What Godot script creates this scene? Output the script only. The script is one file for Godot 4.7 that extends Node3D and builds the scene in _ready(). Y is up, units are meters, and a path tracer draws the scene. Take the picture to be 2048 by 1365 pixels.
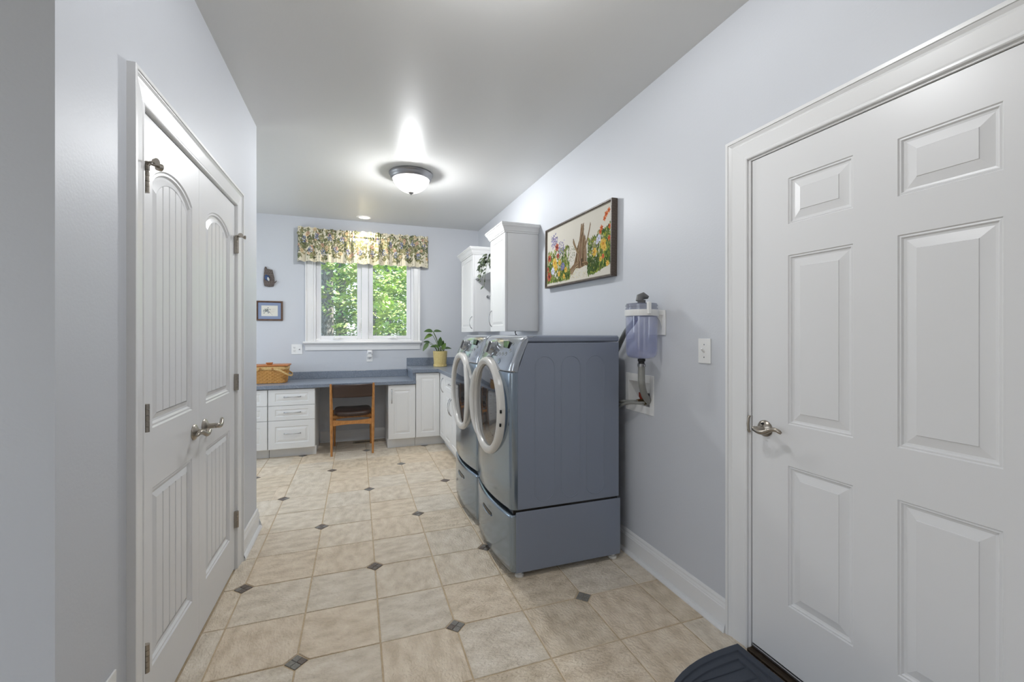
extends Node3D
# A laundry room: closet doors on one side, washer and dryer, cabinets and a desk under the window.
# World axes: x to the right wall, y up, -z towards the window wall; metres. The camera stands at x = z = 0.

const XR := 1.558      # right wall face
const XL := -0.65      # closet wall face
const XW := -2.2       # far left wall face
const ZB := -5.764     # window wall face
const ZF := 1.3        # wall behind the camera
const CH := 2.74       # ceiling height
const ZC0 := -1.28     # closet block, near face
const ZC1 := -3.367    # closet block, far face
const FLAT := -1

var M := {}
var taken := {}
var rng := RandomNumberGenerator.new()


# ---------------------------------------------------------------- mesh helper
class G:
	var st := SurfaceTool.new()
	var xf := Transform3D()
	var gr := 1

	func _init(t := Transform3D()) -> void:
		st.begin(Mesh.PRIMITIVE_TRIANGLES)
		xf = t

	func tri(a: Vector3, b: Vector3, c: Vector3, g := -1) -> void:
		st.set_smooth_group(g)
		st.add_vertex(xf * a)
		st.add_vertex(xf * b)
		st.add_vertex(xf * c)

	func quad(a: Vector3, b: Vector3, c: Vector3, d: Vector3, g := -1) -> void:
		tri(a, b, c, g)
		tri(a, c, d, g)

	# convex piece: faces turned away from its middle
	func cface(mid: Vector3, p: Array) -> void:
		var n: Vector3 = (p[1] - p[0]).cross(p[2] - p[0])
		var q := p.duplicate()
		if n.dot(p[0] - mid) > 0.0:
			q.reverse()
		for i in range(1, q.size() - 1):
			tri(q[0], q[i], q[i + 1])

	func box(a: Vector3, b: Vector3, e := 0.0) -> void:
		var lo := Vector3(minf(a.x, b.x), minf(a.y, b.y), minf(a.z, b.z))
		var hi := Vector3(maxf(a.x, b.x), maxf(a.y, b.y), maxf(a.z, b.z))
		var mid := (lo + hi) / 2.0
		var h := (hi - lo) / 2.0
		e = minf(e, minf(h.x, minf(h.y, h.z)) * 0.49)
		var pt := func(s: Vector3, ax: int) -> Vector3:
			var p := Vector3(s.x * h.x, s.y * h.y, s.z * h.z)
			for k in 3:
				if k != ax:
					p[k] -= s[k] * e
			return mid + p
		for ax in 3:
			for sg in [-1.0, 1.0]:
				var f := []
				for q in [[-1.0, -1.0], [1.0, -1.0], [1.0, 1.0], [-1.0, 1.0]]:
					var s := Vector3.ZERO
					s[ax] = sg
					s[(ax + 1) % 3] = q[0]
					s[(ax + 2) % 3] = q[1]
					f.append(pt.call(s, ax))
				cface(mid, f)
		if e <= 0.0:
			return
		for ax in 3:
			for s1 in [-1.0, 1.0]:
				for s2 in [-1.0, 1.0]:
					var p := Vector3.ZERO
					p[ax] = -1.0
					p[(ax + 1) % 3] = s1
					p[(ax + 2) % 3] = s2
					var q := p
					q[ax] = 1.0
					cface(mid, [pt.call(p, (ax + 1) % 3), pt.call(q, (ax + 1) % 3), pt.call(q, (ax + 2) % 3), pt.call(p, (ax + 2) % 3)])
		for sx in [-1.0, 1.0]:
			for sy in [-1.0, 1.0]:
				for sz in [-1.0, 1.0]:
					var s := Vector3(sx, sy, sz)
					cface(mid, [pt.call(s, 0), pt.call(s, 1), pt.call(s, 2)])

	func loft(rows: Array, closed := false, g := -1) -> void:
		for i in rows.size() - 1:
			var a: PackedVector3Array = rows[i]
			var b: PackedVector3Array = rows[i + 1]
			var n := a.size()
			for k in (n if closed else n - 1):
				var k2 := (k + 1) % n
				quad(a[k], a[k2], b[k2], b[k], g)

	func fill(row: PackedVector3Array, g := -1) -> void:
		var c := Vector3.ZERO
		for p in row:
			c += p
		c /= row.size()
		for k in row.size():
			tri(c, row[k], row[(k + 1) % row.size()], g)

	# profile of (radius, height) turned round the local y axis
	func lathe(prof: Array, n := 32, at := Vector3.ZERO, crease := 35.0) -> void:
		gr += 1
		var prev := PackedVector3Array()
		for i in prof.size():
			var ring := PackedVector3Array()
			for k in n:
				var a := TAU * k / n
				ring.append(at + Vector3(prof[i].x * cos(a), prof[i].y, prof[i].x * sin(a)))
			if i > 0:
				if i > 1:
					var d0: Vector2 = (prof[i - 1] - prof[i - 2]).normalized()
					var d1: Vector2 = (prof[i] - prof[i - 1]).normalized()
					if rad_to_deg(absf(d0.angle_to(d1))) > crease:
						gr += 1
				loft([prev, ring], true, gr)
			prev = ring

	func tube(pts: Array, r, n := 10, caps := true) -> void:
		gr += 1
		var rows := []
		var up := Vector3.UP
		var d0: Vector3 = (pts[1] - pts[0]).normalized()
		if absf(d0.dot(up)) > 0.9:
			up = Vector3.RIGHT
		for i in pts.size():
			var d: Vector3
			if i == 0:
				d = d0
			elif i == pts.size() - 1:
				d = (pts[i] - pts[i - 1]).normalized()
			else:
				d = ((pts[i + 1] - pts[i]).normalized() + (pts[i] - pts[i - 1]).normalized()).normalized()
			var s := d.cross(up).normalized()
			up = s.cross(d).normalized()
			var rad: float = r[i] if r is Array else r
			var ring := PackedVector3Array()
			for k in n:
				var a := TAU * k / n
				ring.append(pts[i] + (s * cos(a) + up * sin(a)) * rad)
			rows.append(ring)
		loft(rows, true, gr)
		if caps:
			fill(rows[0])
			fill(rows[-1])

	# polygon in local x, y pushed from z0 to z1, top edge eased by e
	func prism(poly: PackedVector2Array, z0: float, z1: float, e := 0.0, back := true) -> void:
		var n := poly.size()
		var ins := poly
		if e > 0.0:
			ins = inset(poly, e)
		var r0 := PackedVector3Array()
		var r1 := PackedVector3Array()
		var r2 := PackedVector3Array()
		var sgn := signf(z1 - z0)
		for i in n:
			r0.append(Vector3(poly[i].x, poly[i].y, z0))
			r1.append(Vector3(poly[i].x, poly[i].y, z1 - sgn * e))
			r2.append(Vector3(ins[i].x, ins[i].y, z1))
		loft([r0, r1], true)
		if e > 0.0:
			loft([r1, r2], true)
		var ix := Geometry2D.triangulate_polygon(ins)
		for i in range(0, ix.size(), 3):
			tri(r2[ix[i]], r2[ix[i + 1]], r2[ix[i + 2]])
		if back:
			ix = Geometry2D.triangulate_polygon(poly)
			for i in range(0, ix.size(), 3):
				tri(r0[ix[i]], r0[ix[i + 1]], r0[ix[i + 2]])

	static func inset(poly: PackedVector2Array, e: float) -> PackedVector2Array:
		var out := PackedVector2Array()
		var n := poly.size()
		var s := -1.0 if Geometry2D.is_polygon_clockwise(poly) else 1.0
		for i in n:
			var d0 := (poly[i] - poly[(i + n - 1) % n]).normalized()
			var d1 := (poly[(i + 1) % n] - poly[i]).normalized()
			var n0 := Vector2(-d0.y, d0.x) * s
			var n1 := Vector2(-d1.y, d1.x) * s
			var m := (n0 + n1)
			var k := 1.0 + n0.dot(n1)
			out.append(poly[i] + m * (e / maxf(k, 0.3)))
		return out

	func done() -> ArrayMesh:
		st.generate_normals()
		return st.commit()


# ---------------------------------------------------------------- scene helpers
func put(called: String, g, m: Material, parent: Node = self) -> MeshInstance3D:
	var o := MeshInstance3D.new()
	o.name = called
	o.mesh = g.done() if g is G else g
	o.material_override = m
	if parent == self:
		o.name = numbered(called)
	parent.add_child(o, true)
	return o


func numbered(called: String) -> String:
	var n: int = taken.get(called, 0)
	taken[called] = n + 1
	return called if n == 0 else "%s_%03d" % [called, n]


func tag(o: Node, label: String, category: String, group := "") -> void:
	o.set_meta("label", label)
	o.set_meta("category", category)
	if group:
		o.set_meta("group", group)


func thing(called: String, label: String, category: String, group := "") -> Node3D:
	var o := Node3D.new()
	o.name = numbered(called)
	add_child(o)
	tag(o, label, category, group)
	return o


# parts are modelled in world axes; this moves the thing's own origin to its base
func rest(o: Node3D, base: Vector3) -> void:
	if o is MeshInstance3D:
		var st := SurfaceTool.new()
		st.append_from(o.mesh, 0, Transform3D(Basis(), -base))
		o.mesh = st.commit()
	else:
		for c in o.get_children():
			c.position -= base
	o.position = base


func structure(o: Node) -> Node:
	o.set_meta("kind", "structure")
	return o


func frame_right(x: float) -> Transform3D:   # local x = world z, local z = out of the right wall
	return Transform3D(Basis(Vector3(0, 0, 1), Vector3(0, 1, 0), Vector3(-1, 0, 0)), Vector3(x, 0, 0))


func frame_left(x: float) -> Transform3D:    # local x = -world z, local z = out of the closet wall
	return Transform3D(Basis(Vector3(0, 0, -1), Vector3(0, 1, 0), Vector3(1, 0, 0)), Vector3(x, 0, 0))


func frame_back(z: float) -> Transform3D:    # local x = world x, local z = into the room
	return Transform3D(Basis(), Vector3(0, 0, z))


func rect(a0: float, a1: float, b0: float, b1: float) -> PackedVector2Array:
	return PackedVector2Array([Vector2(a0, b0), Vector2(a1, b0), Vector2(a1, b1), Vector2(a0, b1)])


# outline of a panel whose top may be an arch, taken in by d; the point count does not depend on d
func outline(p: Array, d: float, z: float, n := 14) -> PackedVector3Array:
	var a0: float = p[0] + d
	var a1: float = p[1] - d
	var b0: float = p[2] + d
	var b1: float = p[3] - d
	var rise: float = p[4] if p.size() > 4 else 0.0
	var r := PackedVector3Array([Vector3(a0, b0, z), Vector3(a1, b0, z)])
	if rise <= 0.0:
		r.append(Vector3(a1, b1, z))
		r.append(Vector3(a0, b1, z))
		return r
	for i in n + 1:
		var t := 1.0 - 2.0 * i / n
		r.append(Vector3((a0 + a1) / 2 + (a1 - a0) / 2 * t, b1 - rise * (1.0 - sqrt(maxf(0.0, 1.0 - t * t * 0.78))) / (1.0 - sqrt(0.22)), z))
	return r


# a slab with moulded panels: local x across, y up, z out; panels = [[a0, a1, b0, b1, rise], ...]
func leaf_body(T: Transform3D, a0: float, a1: float, b0: float, b1: float, thick: float, panels: Array) -> G:
	var g := G.new(T)
	var ca := [a0, a1]
	var cb := [b0, b1]
	for p in panels:
		ca.append_array([p[0], p[1]])
		cb.append_array([p[2], p[3]])
	ca.sort()
	cb.sort()
	for i in ca.size() - 1:
		for j in cb.size() - 1:
			if ca[i + 1] - ca[i] < 1e-5 or cb[j + 1] - cb[j] < 1e-5:
				continue
			var m := Vector2((ca[i] + ca[i + 1]) / 2, (cb[j] + cb[j + 1]) / 2)
			var inside := false
			for p in panels:
				if m.x > p[0] and m.x < p[1] and m.y > p[2] and m.y < p[3]:
					inside = true
			if not inside:
				g.quad(Vector3(ca[i], cb[j], 0), Vector3(ca[i], cb[j + 1], 0), Vector3(ca[i + 1], cb[j + 1], 0), Vector3(ca[i + 1], cb[j], 0))
	for p in panels:
		if p.size() > 4 and p[4] > 0.0:
			var o := outline(p, 0.0, 0.0)
			for k in range(2, o.size() - 1):
				g.quad(o[k], o[k + 1], Vector3(o[k + 1].x, p[3], 0), Vector3(o[k].x, p[3], 0))
	var e := 0.0015
	var f := PackedVector3Array([Vector3(a0, b0, 0), Vector3(a1, b0, 0), Vector3(a1, b1, 0), Vector3(a0, b1, 0)])
	var k := PackedVector3Array()
	var mm := PackedVector3Array()
	for p in f:
		k.append(Vector3(p.x, p.y, -thick))
		var c := Vector3((a0 + a1) / 2, (b0 + b1) / 2, 0)
		mm.append(Vector3(p.x + signf(p.x - c.x) * e, p.y + signf(p.y - c.y) * e, -e))
	g.loft([f, mm], true)
	for i in 4:
		k[i] = Vector3(mm[i].x, mm[i].y, -thick)
	g.loft([mm, k], true)
	g.fill(k)
	return g


func panel_mesh(T: Transform3D, p: Array, loops: Array, fill := true) -> G:
	var g := G.new(T)
	var rows := []
	for l in loops:
		rows.append(outline(p, l.x, l.y))
	g.loft(rows, true)
	if fill:
		g.fill(rows[-1])
	return g


const CAB_LOOPS := [Vector2(0, 0), Vector2(0.004, -0.0045), Vector2(0.010, -0.005), Vector2(0.014, -0.004), Vector2(0.030, -0.0008), Vector2(0.032, 0.0)]


# a cabinet front with one raised panel, hung under its cabinet
func cab_front(called: String, T: Transform3D, a0: float, a1: float, b0: float, b1: float, margin: float, parent: Node) -> MeshInstance3D:
	var p := [a0 + margin, a1 - margin, b0 + margin, b1 - margin]
	if b1 - b0 < 0.2:
		p = [a0 + margin, a1 - margin, b0 + margin * 0.62, b1 - margin * 0.62]
	var f := put(called, leaf_body(T, a0, a1, b0, b1, 0.019, [p]), M.cabinet, parent)
	put("raised_panel", panel_mesh(T, p, CAB_LOOPS), M.cabinet, f)
	return f


# a bowed wire pull between two points of a front, standing out of it
func pull(T: Transform3D, p: Vector2, q: Vector2, out: float, parent: Node) -> void:
	var g := G.new(T)
	var pts := []
	var rr := []
	for i in 17:
		var t := i / 16.0
		var c := p.lerp(q, t)
		pts.append(Vector3(c.x, c.y, 0.002 + out * pow(sin(PI * t), 0.6)))
		rr.append(0.0036 + 0.0012 * cos(TAU * t))
	g.tube(pts, rr, 8)
	for c in [p, q]:
		g.tube([Vector3(c.x, c.y, 0.0), Vector3(c.x, c.y, 0.004)], 0.0065, 10)
	put("handle", g, M.chrome, parent)


# moulding round an opening: U of three legs (or four), profile = (distance outwards, thickness)
func casing(T: Transform3D, a0: float, a1: float, b0: float, b1: float, prof: Array) -> G:
	var g := G.new(T)
	var rows := []
	for q in prof:
		rows.append(PackedVector3Array([Vector3(a0 - q.x, b0, q.y), Vector3(a0 - q.x, b1 + q.x, q.y), Vector3(a1 + q.x, b1 + q.x, q.y), Vector3(a1 + q.x, b0, q.y)]))
	g.loft(rows)
	return g


const CASING := [Vector2(0, 0), Vector2(0, 0.010), Vector2(0.003, 0.0125), Vector2(0.009, 0.0125), Vector2(0.012, 0.0095), Vector2(0.016, 0.0105), Vector2(0.060, 0.0155), Vector2(0.063, 0.0125), Vector2(0.068, 0.0135), Vector2(0.076, 0.019), Vector2(0.078, 0.0195), Vector2(0.079, 0.0235), Vector2(0.0895, 0.0235), Vector2(0.0905, 0.0225), Vector2(0.0905, 0)]
const BASE := [Vector2(0.0, 0.0), Vector2(0.032, 0.0), Vector2(0.032, 0.006), Vector2(0.029, 0.013), Vector2(0.022, 0.018), Vector2(0.014, 0.019), Vector2(0.014, 0.098), Vector2(0.0115, 0.102), Vector2(0.0115, 0.106), Vector2(0.0075, 0.116), Vector2(0.0075, 0.124), Vector2(0.004, 0.133), Vector2(0.0, 0.135)]


func baseboard(T: Transform3D, a0: float, a1: float) -> G:
	var g := G.new(T)
	var r0 := PackedVector3Array()
	var r1 := PackedVector3Array()
	for q in BASE:
		r0.append(Vector3(a0, q.y, q.x))
		r1.append(Vector3(a1, q.y, q.x))
	g.loft([r0, r1])
	g.fill(r0)
	g.fill(r1)
	return g


# a wall as boxes round its openings: local x, y; openings = [[a0, a1, b0, b1], ...]
func wall(T: Transform3D, a0: float, a1: float, thick: float, holes: Array) -> G:
	var g := G.new(T)
	var ca := [a0, a1]
	for h in holes:
		ca.append_array([h[0], h[1]])
	ca.sort()
	for i in ca.size() - 1:
		if ca[i + 1] - ca[i] < 1e-5:
			continue
		var m: float = (ca[i] + ca[i + 1]) / 2
		var cuts := [0.0]
		for h in holes:
			if m > h[0] and m < h[1]:
				cuts.append_array([h[2], h[3]])
		cuts.append(CH)
		for k in range(0, cuts.size(), 2):
			if cuts[k + 1] - cuts[k] > 1e-4:
				g.box(Vector3(ca[i], cuts[k], -thick), Vector3(ca[i + 1], cuts[k + 1], 0))
	return g


# ---------------------------------------------------------------- materials
func solid(c: Color, rough := 0.5, metal := 0.0, spec := 0.5) -> StandardMaterial3D:
	var m := StandardMaterial3D.new()
	m.albedo_color = c
	m.roughness = rough
	m.metallic = metal
	m.metallic_specular = spec
	return m


func noise_tex(size: int, freq: float, stops: Array, octaves := 4, kind := FastNoiseLite.TYPE_SIMPLEX_SMOOTH, sd := 1) -> NoiseTexture2D:
	var n := FastNoiseLite.new()
	n.noise_type = kind
	n.frequency = freq
	n.fractal_octaves = octaves
	n.seed = sd
	var t := NoiseTexture2D.new()
	t.width = size
	t.height = size
	t.seamless = true
	t.noise = n
	if stops:
		var gd := Gradient.new()
		gd.offsets = PackedFloat32Array(stops.map(func(s): return s[0]))
		gd.colors = PackedColorArray(stops.map(func(s): return s[1]))
		t.color_ramp = gd
	return t


func bump_tex(size: int, freq: float, strength: float, octaves := 4, kind := FastNoiseLite.TYPE_SIMPLEX_SMOOTH, sd := 7) -> NoiseTexture2D:
	var t := noise_tex(size, freq, [], octaves, kind, sd)
	t.as_normal_map = true
	t.bump_strength = strength
	return t


func tri(m: StandardMaterial3D, scale, albedo: Texture2D = null, normal: Texture2D = null, amount := 1.0) -> StandardMaterial3D:
	m.uv1_triplanar = true
	m.uv1_triplanar_sharpness = 6.0
	m.uv1_scale = scale if scale is Vector3 else Vector3.ONE * scale
	if albedo:
		m.albedo_texture = albedo
	if normal:
		m.normal_enabled = true
		m.normal_texture = normal
		m.normal_scale = amount
	return m


func materials() -> void:
	var peel := bump_tex(512, 0.05, 3.0, 3)
	M.wall = tri(solid(Color(0.797, 0.807, 0.828), 0.44, 0.0, 0.42), 3.0, null, peel, 0.10)
	M.ceiling = tri(solid(Color(0.86, 0.858, 0.848), 0.34), 3.0, null, peel, 0.05)
	M.trim = solid(Color(0.905, 0.905, 0.905), 0.30)
	M.door = solid(Color(0.895, 0.895, 0.898), 0.33)
	M.cabinet = solid(Color(0.915, 0.915, 0.912), 0.34)
	M.plate = solid(Color(0.93, 0.93, 0.925), 0.35)
	M.vinyl = solid(Color(0.93, 0.93, 0.94), 0.35)
	M.slot = solid(Color(0.10, 0.10, 0.10), 0.6)
	M.nickel = solid(Color(0.66, 0.63, 0.59), 0.30, 1.0)
	M.chrome = solid(Color(0.72, 0.72, 0.73), 0.22, 1.0)
	M.steel = solid(Color(0.60, 0.60, 0.61), 0.38, 1.0)
	M.rubber = solid(Color(0.12, 0.12, 0.12), 0.6)
	M.grout = tri(solid(Color.WHITE, 0.85), 4.0, noise_tex(256, 0.03, [[0.0, Color(0.74, 0.66, 0.54)], [1.0, Color(0.85, 0.77, 0.65)]]))
	var relief := bump_tex(1024, 0.028, 10.0, 5, FastNoiseLite.TYPE_SIMPLEX_SMOOTH, 11)
	var tones := [
		[Color(0.80, 0.735, 0.645), Color(0.885, 0.825, 0.74), Color(0.95, 0.90, 0.825)],
		[Color(0.79, 0.735, 0.65), Color(0.88, 0.825, 0.745), Color(0.94, 0.895, 0.825)],
		[Color(0.81, 0.735, 0.63), Color(0.895, 0.825, 0.73), Color(0.95, 0.89, 0.80)],
		[Color(0.80, 0.745, 0.665), Color(0.885, 0.835, 0.76), Color(0.94, 0.895, 0.83)],
		[Color(0.77, 0.70, 0.60), Color(0.865, 0.80, 0.705), Color(0.93, 0.87, 0.785)],
	]
	for i in tones.size():
		var t := noise_tex(512, 0.010, [[0.0, tones[i][0]], [0.5, tones[i][1]], [1.0, tones[i][2]]], 6, FastNoiseLite.TYPE_SIMPLEX_SMOOTH, 20 + i)
		for k in 2:
			var m := tri(solid(Color.WHITE, 0.42), Vector3(1.3, 1.3, 2.6) if k else Vector3(2.4, 1.3, 1.4), t, relief, 0.9)
			m.uv1_offset = Vector3(0.37 * i + 0.5 * k, 0.0, 0.71 * i)
			M["tile%d" % (i * 2 + k)] = m
	M.dot0 = tri(solid(Color.WHITE, 0.45), 12.0, noise_tex(256, 0.03, [[0.0, Color(0.33, 0.29, 0.27)], [1.0, Color(0.50, 0.45, 0.41)]]))
	M.dot1 = tri(solid(Color.WHITE, 0.45), 12.0, noise_tex(256, 0.03, [[0.0, Color(0.43, 0.42, 0.40)], [1.0, Color(0.58, 0.56, 0.53)]]))
	M.laminate = tri(solid(Color.WHITE, 0.30), 3.2, noise_tex(1024, 0.16, [[0.22, Color(0.36, 0.39, 0.44)], [0.42, Color(0.47, 0.505, 0.56)], [0.60, Color(0.52, 0.555, 0.61)], [0.80, Color(0.70, 0.73, 0.77)]], 3, FastNoiseLite.TYPE_VALUE))
	M.teak = tri(solid(Color.WHITE, 0.42), Vector3(14, 1.4, 14), noise_tex(512, 0.02, [[0.1, Color(0.60, 0.39, 0.20)], [0.5, Color(0.74, 0.51, 0.28)], [0.9, Color(0.82, 0.61, 0.37)]], 5))
	M.leather = tri(solid(Color(0.25, 0.185, 0.155), 0.36), 8.0, null, bump_tex(256, 0.08, 2.0, 3), 0.15)
	M.washer = solid(Color(0.53, 0.56, 0.62), 0.38, 0.15)
	M.washer_front = solid(Color(0.58, 0.63, 0.68), 0.17, 0.8)
	M.washer_top = solid(Color(0.34, 0.40, 0.47), 0.30, 0.35)
	M.washer_white = solid(Color(0.86, 0.85, 0.83), 0.28)
	M.silver = solid(Color(0.66, 0.67, 0.68), 0.20, 0.9)
	M.washer_panel = solid(Color(0.72, 0.74, 0.77), 0.13, 0.85)
	M.black = solid(Color(0.03, 0.03, 0.035), 0.25)
	M.screen = solid(Color(0.10, 0.11, 0.10), 0.06, 0.0, 0.7)
	M.port_glass = solid(Color(0.42, 0.42, 0.43), 0.05, 0.75, 0.85)
	M.print = solid(Color(0.85, 0.87, 0.88), 0.4)
	M.jar = solid(Color(0.50, 0.54, 0.78, 0.17), 0.05)
	M.jar.transparency = BaseMaterial3D.TRANSPARENCY_ALPHA
	M.jar_lid = solid(Color(0.42, 0.44, 0.55, 0.45), 0.10)
	M.jar_lid.transparency = BaseMaterial3D.TRANSPARENCY_ALPHA
	M.grey_plastic = solid(Color(0.40, 0.40, 0.40), 0.5)
	M.hose = tri(solid(Color(0.55, 0.55, 0.53), 0.45), 20.0)
	M.hose_dark = solid(Color(0.40, 0.41, 0.41), 0.5)
	M.red = solid(Color(0.50, 0.16, 0.08), 0.45)
	M.brass = solid(Color(0.62, 0.55, 0.42), 0.35, 1.0)
	M.frame_wood = tri(solid(Color.WHITE, 0.45), Vector3(20, 20, 2), noise_tex(256, 0.02, [[0.1, Color(0.24, 0.20, 0.17)], [0.9, Color(0.41, 0.36, 0.32)]], 4))
	M.small_frame = tri(solid(Color.WHITE, 0.45), Vector3(3, 20, 20), noise_tex(256, 0.02, [[0.1, Color(0.30, 0.21, 0.15)], [0.9, Color(0.44, 0.33, 0.25)]], 4))
	M.mat_blue = solid(Color(0.52, 0.57, 0.68), 0.8)
	M.driftwood = tri(solid(Color.WHITE, 0.8), Vector3(40, 5, 20), noise_tex(256, 0.03, [[0.1, Color(0.20, 0.17, 0.16)], [0.5, Color(0.40, 0.36, 0.34)], [0.9, Color(0.56, 0.52, 0.49)]], 5), bump_tex(256, 0.04, 8.0), 0.7)
	M.splint = tri(solid(Color.WHITE, 0.5), Vector3(4, 30, 4), noise_tex(256, 0.03, [[0.1, Color(0.68, 0.45, 0.20)], [0.5, Color(0.80, 0.58, 0.30)], [0.9, Color(0.88, 0.69, 0.41)]], 4))
	M.splint_pale = tri(solid(Color.WHITE, 0.5), Vector3(4, 30, 4), noise_tex(256, 0.03, [[0.1, Color(0.74, 0.58, 0.34)], [0.9, Color(0.90, 0.78, 0.56)]], 4))
	M.lid_wood = tri(solid(Color.WHITE, 0.45), Vector3(3, 20, 25), noise_tex(256, 0.03, [[0.1, Color(0.62, 0.36, 0.17)], [0.9, Color(0.78, 0.52, 0.30)]], 4))
	M.pot = tri(solid(Color.WHITE, 0.45), 6.0, noise_tex(256, 0.02, [[0.0, Color(0.84, 0.75, 0.49)], [1.0, Color(0.89, 0.81, 0.57)]]))
	M.soil = solid(Color(0.16, 0.12, 0.09), 0.95)
	for i in 3:
		var lm := solid([Color(0.28, 0.39, 0.19), Color(0.37, 0.48, 0.22), Color(0.22, 0.32, 0.17)][i], 0.4)
		lm.backlight_enabled = true
		lm.backlight = Color(0.10, 0.16, 0.04)
		M["leaf%d" % i] = lm
	M.ivy = solid(Color(0.24, 0.29, 0.22), 0.5)
	M.ivy_pale = solid(Color(0.40, 0.44, 0.36), 0.5)
	M.stem = solid(Color(0.36, 0.42, 0.22), 0.6)
	M.carpet = tri(solid(Color.WHITE, 0.95), 9.0, noise_tex(512, 0.25, [[0.2, Color(0.22, 0.24, 0.275)], [0.55, Color(0.33, 0.355, 0.40)], [0.85, Color(0.45, 0.475, 0.52)]], 3), bump_tex(512, 0.25, 8.0, 2), 0.8)
	M.bronze = tri(solid(Color.WHITE, 0.5, 0.4), Vector3(20, 20, 3), noise_tex(256, 0.03, [[0.0, Color(0.16, 0.12, 0.08)], [1.0, Color(0.28, 0.22, 0.15)]]))
	M.pane = solid(Color(0.97, 1.0, 0.98, 0.05), 0.0)
	M.pane.transparency = BaseMaterial3D.TRANSPARENCY_ALPHA
	M.bowl = solid(Color(0.95, 0.94, 0.92), 0.35)
	M.bowl.emission_enabled = true
	M.bowl.emission = Color(1.0, 0.98, 0.95)
	M.bowl.emission_energy_multiplier = 1.3
	M.lens = solid(Color(0.95, 0.94, 0.90), 0.4)
	M.lens.emission_enabled = true
	M.lens.emission = Color(1.0, 0.96, 0.88)
	M.lens.emission_energy_multiplier = 1.6
	M.bark = tri(solid(Color.WHITE, 0.9), Vector3(3, 0.8, 3), noise_tex(256, 0.04, [[0.1, Color(0.30, 0.29, 0.29)], [0.5, Color(0.46, 0.46, 0.47)], [0.9, Color(0.62, 0.63, 0.65)]], 5), bump_tex(256, 0.04, 8.0), 0.8)
	M.earth = tri(solid(Color.WHITE, 0.95), 0.6, noise_tex(256, 0.04, [[0.1, Color(0.20, 0.22, 0.12)], [0.9, Color(0.36, 0.40, 0.22)]], 5))
	M.foliage = solid(Color.WHITE, 0.55)
	M.foliage.vertex_color_use_as_albedo = true
	M.foliage.backlight_enabled = true
	M.foliage.backlight = Color(0.30, 0.42, 0.12)


# ---------------------------------------------------------------- painted prints (cloth, embroidery)
func blob(im: Image, cx: float, cy: float, rx: float, ry: float, rot: float, c: Color, ragged := 0.0) -> void:
	var R := maxf(rx, ry) * (1.0 + ragged)
	var w := im.get_width()
	var h := im.get_height()
	var cs := cos(rot)
	var sn := sin(rot)
	var ph := cx * 0.7 + cy
	for y in range(maxi(0, int(cy - R)), mini(h - 1, int(cy + R)) + 1):
		for x in range(int(cx - R), int(cx + R) + 1):
			var dx := x - cx
			var dy := y - cy
			var u := (dx * cs + dy * sn) / rx
			var v := (-dx * sn + dy * cs) / ry
			var lim := 1.0
			if ragged > 0.0:
				lim += ragged * sin(5.0 * atan2(v, u) + ph)
			if u * u + v * v <= lim * lim:
				im.set_pixel(posmod(x, w), y, c)


func stroke(im: Image, p: Vector2, q: Vector2, w0: float, w1: float, c: Color, bend := 0.0) -> void:
	var n := maxi(2, int(p.distance_to(q) / maxf(1.0, minf(w0, w1) * 0.8)))
	var side := (q - p).orthogonal() * bend
	for i in n + 1:
		var t := float(i) / n
		var a := p.lerp(q, t) + side * sin(PI * t)
		var r := lerpf(w0, w1, t)
		blob(im, a.x, a.y, r, r, 0.0, c)


func jitter(c: Color, a: float) -> Color:
	var d := rng.randf_range(-a, a)
	return Color(clampf(c.r + d, 0, 1), clampf(c.g + d + rng.randf_range(-a, a) * 0.4, 0, 1), clampf(c.b + d + rng.randf_range(-a, a) * 0.4, 0, 1))


func cloth_print() -> ImageTexture:
	rng.seed = 41
	var W := 1400
	var Hh := 300
	var im := Image.create(W, Hh, false, Image.FORMAT_RGB8)
	im.fill(Color(0.87, 0.84, 0.76))
	for k in 22:     # bouquets in a half-drop repeat
		var cx := 30.0 + k * 63.6
		var cy := 80.0 + (110.0 if k % 2 else 0.0) + rng.randf_range(-20, 20)
		for i in 70:
			var a := rng.randf() * TAU
			var r := 74.0 * sqrt(rng.randf())
			var g := jitter([Color(0.45, 0.46, 0.33), Color(0.55, 0.55, 0.42), Color(0.36, 0.38, 0.29), Color(0.63, 0.60, 0.46)][i % 4], 0.05)
			blob(im, cx + r * cos(a) * 0.8, cy + r * sin(a) * 1.2, rng.randf_range(4, 9), rng.randf_range(9, 20), rng.randf() * PI, g, 0.2)
		for i in 3:
			var fx := cx + rng.randf_range(-38, 38)
			var fy := cy + rng.randf_range(-50, 50)
			var warm: Color = [Color(0.80, 0.69, 0.54), Color(0.83, 0.74, 0.60), Color(0.74, 0.62, 0.54)][i % 3]
			for j in 7:
				var a := TAU * j / 7.0
				blob(im, fx + 10 * cos(a), fy + 10 * sin(a), 8, 6, a, jitter(warm, 0.06))
			blob(im, fx, fy, 4, 4, 0, Color(0.50, 0.42, 0.30))
		for i in 30:
			var a := rng.randf() * TAU
			var r := 22.0 * sqrt(rng.randf())
			blob(im, cx - 14 + r * cos(a), cy + 14 + 1.4 * r * sin(a), 5, 4, a, jitter([Color(0.36, 0.40, 0.54), Color(0.50, 0.54, 0.65), Color(0.74, 0.77, 0.82), Color(0.30, 0.32, 0.40)][i % 4], 0.05))
	for i in 260:    # small sprigs on the ground
		var x := rng.randf() * W
		var y := rng.randf() * Hh
		blob(im, x, y, 3, 6, rng.randf() * PI, jitter(Color(0.55, 0.54, 0.44), 0.08))
	return ImageTexture.create_from_image(im)


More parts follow.
